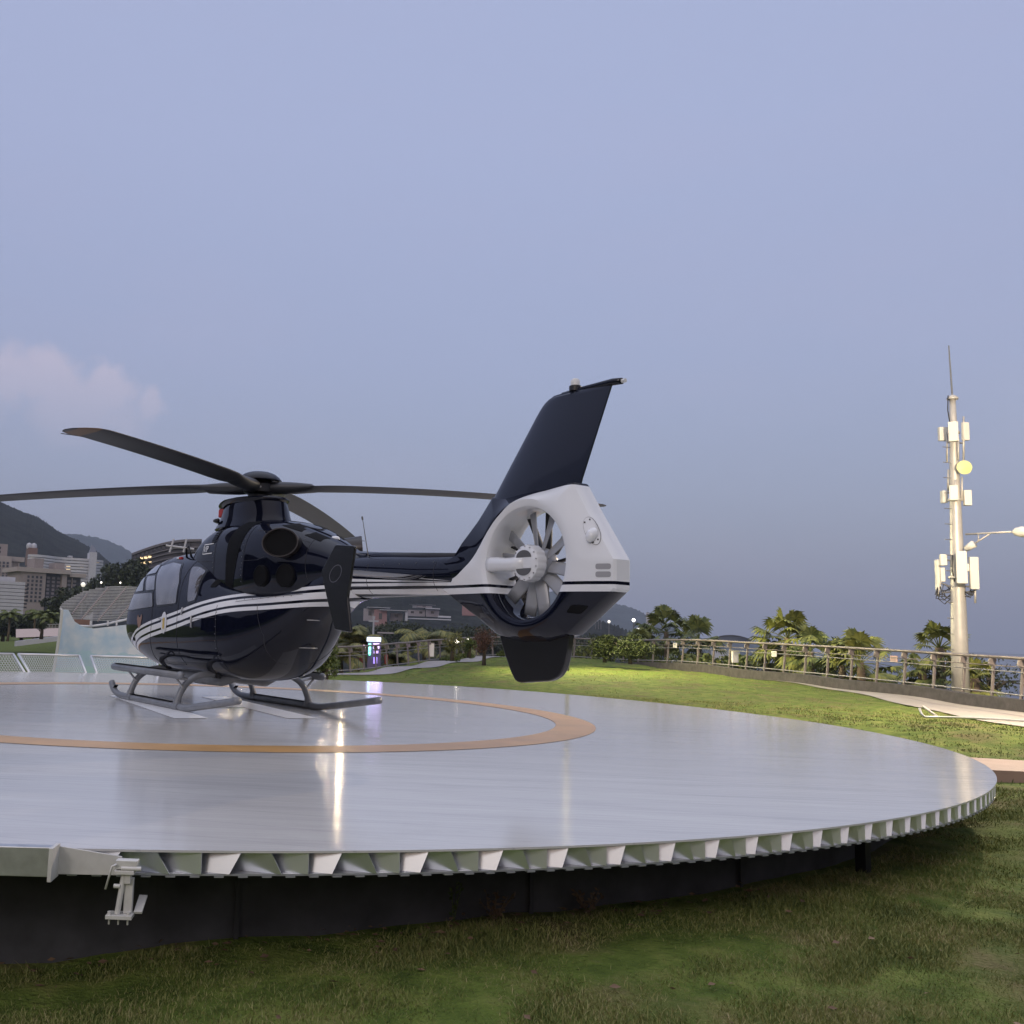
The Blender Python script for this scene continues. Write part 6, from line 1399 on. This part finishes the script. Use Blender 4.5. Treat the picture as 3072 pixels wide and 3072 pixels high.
# ---------------------------------------------------------------- grass
def grass_blades(name, regions, m_, seed, hmin, hmax, wid):
    rr = np.random.default_rng(seed); Ps = []
    for (n, rmax, rmin) in regions:
        az = rr.uniform(-.52, .62, n*3); r = np.sqrt(rr.uniform(rmin**2, rmax**2, n*3)) if True else 0
        x = np.sin(az)*r; y = np.cos(az)*r
        dd = np.hypot(x-DC[0], y-DC[1]); keep = (dd > 9.4)
        Ps.append(np.stack([x[keep], y[keep]], 1)[:n])
    P = np.vstack(Ps); o_ = outside(P[:,0], P[:,1]); P = P[o_ < -.1]
    # keep the paving free
    xin = np.interp(P[:,1], inner[:,1], inner[:,0]); pv_ = (P[:,1] > 14)&(P[:,1] < 43)&(P[:,0] > xin+.05); P = P[~pv_]
    pt = (P[:,0] > 6)&(P[:,1] > 13.7)&(P[:,1] < 16.4)&(P[:,0] < 40); yb_ = poly[3][1]+(P[:,0]-poly[3][0])*(poly[2][1]-poly[3][1])/(poly[2][0]-poly[3][0]); yt_ = poly[0][1]+(P[:,0]-poly[0][0])*(poly[1][1]-poly[0][1])/(poly[1][0]-poly[0][0])
    P = P[~((P[:,0] > 6)&(P[:,1] > yb_[...]-.02 if False else (P[:,1] > (poly[3][1]+(P[:,0]-poly[3][0])*(poly[2][1]-poly[3][1])/(poly[2][0]-poly[3][0]))-.02))&(P[:,1] < (poly[0][1]+(P[:,0]-poly[0][0])*(poly[1][1]-poly[0][1])/(poly[1][0]-poly[0][0]))+.02)&(P[:,0] > 6))]
    # thin patches
    f = np.sin(P[:,0]*1.7+2*np.sin(P[:,1]*1.1))+np.sin(P[:,1]*2.3+1.5*np.sin(P[:,0]*.9)); P = P[rr.uniform(-2.8, 1.3, len(P)) < f+.9]
    n = len(P); z = np.empty(n)
    for i in range(0, n, 20000): z[i:i+20000] = lawn_z(P[i:i+20000,0], P[i:i+20000,1])
    a = rr.uniform(0, 2*np.pi, n); dist = np.hypot(P[:,0], P[:,1]); sc = np.clip(dist/6, 1, 4)
    h = (rr.uniform(hmin, hmax, n)*(1+.9*(rr.random(n) < .06))*(1+.35*np.sin(P[:,0]*2.9+1.3*np.sin(P[:,1]*3.7))*np.sin(P[:,1]*2.3)))*np.clip(sc**.35, 1, 1.3); wd = wid*sc; lean = rr.uniform(.2, 1.1, n)*h; la = rr.uniform(0, 2*np.pi, n)
    dx, dy = np.cos(a)*wd/2, np.sin(a)*wd/2; lx, ly = np.cos(la)*lean, np.sin(la)*lean; zb = z-.012
    V = np.stack([np.stack([P[:,0]-dx, P[:,1]-dy, zb], 1), np.stack([P[:,0]+dx, P[:,1]+dy, zb], 1), np.stack([P[:,0]+dx*.8+lx*.35, P[:,1]+dy*.8+ly*.35, zb+h*.6], 1), np.stack([P[:,0]-dx*.8+lx*.35, P[:,1]-dy*.8+ly*.35, zb+h*.6], 1), np.stack([P[:,0]+lx, P[:,1]+ly, zb+h], 1)], 1).reshape(-1, 3)
    i5 = np.arange(n)*5; loops = np.stack([i5, i5+1, i5+2, i5+3, i5+3, i5+2, i5+4], 1).reshape(-1)
    me = bpy.data.meshes.new(name); me.vertices.add(n*5); me.vertices.foreach_set('co', V.ravel()); me.loops.add(n*7); me.loops.foreach_set('vertex_index', loops); me.polygons.add(n*2)
    me.polygons.foreach_set('loop_start', np.stack([np.arange(n)*7, np.arange(n)*7+4], 1).ravel()); me.update(calc_edges=True); me.validate(); me.materials.append(m_)
    o = bpy.data.objects.new(name, me); COLL.objects.link(o); return o
def grass_mat():
    mt = bpy.data.materials.new('grass_blades'); mt.use_nodes = True; t = NT(mt.node_tree); b = t.n['Principled BSDF']
    co = t.add('ShaderNodeTexCoord').outputs['Object']; n1 = t.noise(co, 1.6, 7, .68); oi = t.add('ShaderNodeNewGeometry').outputs['Random Per Island']
    f = t.math('ADD', t.math('MULTIPLY', n1, .75), t.math('MULTIPLY', oi, .3))
    c = t.ramp(f, [(.28, (.052,.078,.020)), (.44, (.122,.150,.040)), (.60, (.215,.22,.070)), (.78, (.33,.27,.15))])
    t.l.new(c, b.inputs['Base Color']); b.inputs['Roughness'].default_value = .6; b.inputs['Specular IOR Level'].default_value = .25; return mt
g_ = grass_blades('grass', [(300000,9.5,2.2),(90000,16,9.5),(60000,30,16),(60000,62,22)], grass_mat(), 3, .012, .034, .0048)
tag(g_, 'short patchy lawn grass around the helipad', 'grass', kind='stuff')
for k, (u, v, hh, lb) in enumerate(((868,1768,.30,'thin leafy weed growing at the foot of the skirt, below the middle of the rim'),(1070,1722,.16,'reddish low weed at the foot of the skirt right of the thin leafy one'),(905,1738,.18,'dry brown weed at the foot of the skirt between the two greener ones'))):
    p = atz(u, v, -.66); dd_ = p[:2]-DC; dd_ = dd_/np.linalg.norm(dd_)*9.42; x_, y_ = DC+dd_; o = empty('weed', (x_, y_, lz(x_, y_)), 0, lb, 'weed', 'weeds at the foot of the skirt'); rw = random.Random(k); mb = MB()
    for j in range(4 if k == 0 else 9):
        a = rw.uniform(0, 6.28); L_ = hh*rw.uniform(.6, 1.0); e_ = Vector((math.cos(a)*L_*(.25 if k == 0 else .8), math.sin(a)*L_*.3, L_)); mb.tube([(0,0,0), e_*.5, e_], .0025, 4)
        for q in range(7):
            b_ = e_*(.25+.11*q); d_ = Vector((rw.uniform(-1,1), rw.uniform(-1,1), rw.uniform(-.2,.8))).normalized()*.035; s_ = d_.orthogonal().normalized()*.010; mb.add([b_, b_+d_*.5+s_, b_+d_, b_+d_*.5-s_], [(0,1,2,3)])
    mb.obj('foliage', LEAF_B if k == 0 else mat('dry_weed', (.13,.085,.05), .8), o)
# fallen leaves on the near grass, and dry tufts at the foot of the skirt
rr = np.random.default_rng(9); V = []; Fc = []
for i in range(420):
    if i < 260: a = rr.uniform(-2.25, -1.0); r = 9.36+abs(rr.normal(0, .22)); x, y = DC[0]+r*math.cos(a), DC[1]+r*math.sin(a)
    else: x, y = rr.uniform(-3.5, 5), rr.uniform(2.6, 6.5)
    if math.hypot(x-DC[0], y-DC[1]) < 9.33: continue
    z = lz(x, y)+.02+abs(rr.normal(0, .02)); s_ = rr.uniform(.012, .035); q = Matrix.Rotation(rr.uniform(0, 6.28), 3, 'Z') @ Matrix.Rotation(rr.normal(0, .5), 3, 'X')
    k = len(V); V += [tuple(Vector((x, y, z))+q @ Vector(p)) for p in ((-s_,0,0),(0,-s_*.5,s_*.1),(s_,0,0),(0,s_*.5,s_*.15))]; Fc.append((k, k+1, k+2, k+3))
tag(mesh_obj('fallen_leaves', V, Fc, mat('dry_leaf', (.14,.085,.05), .8, 0, noise=(3,.4))), 'dry brown leaves scattered along the foot of the helipad skirt', 'leaves', kind='stuff')
# ---------------------------------------------------------------- haze
if HAZE:
    hz = MB(); hz.box((0, 6000, 220), (26000, 21000, 2*236)); o = hz.obj('haze', None); o.data.materials.clear()
    hm = bpy.data.materials.new('haze'); hm.use_nodes = True; t = NT(hm.node_tree); t.n.clear(); pv2 = t.add('ShaderNodeVolumePrincipled', {'Color': (.72,.80,.95,1), 'Density': HAZE, 'Anisotropy': 0.0}); ou = t.add('ShaderNodeOutputMaterial'); t.l.new(pv2.outputs[0], ou.inputs['Volume'])
    o.data.materials.append(hm); tag(o, 'thin evening haze over the bay and hills', 'haze', kind='stuff')
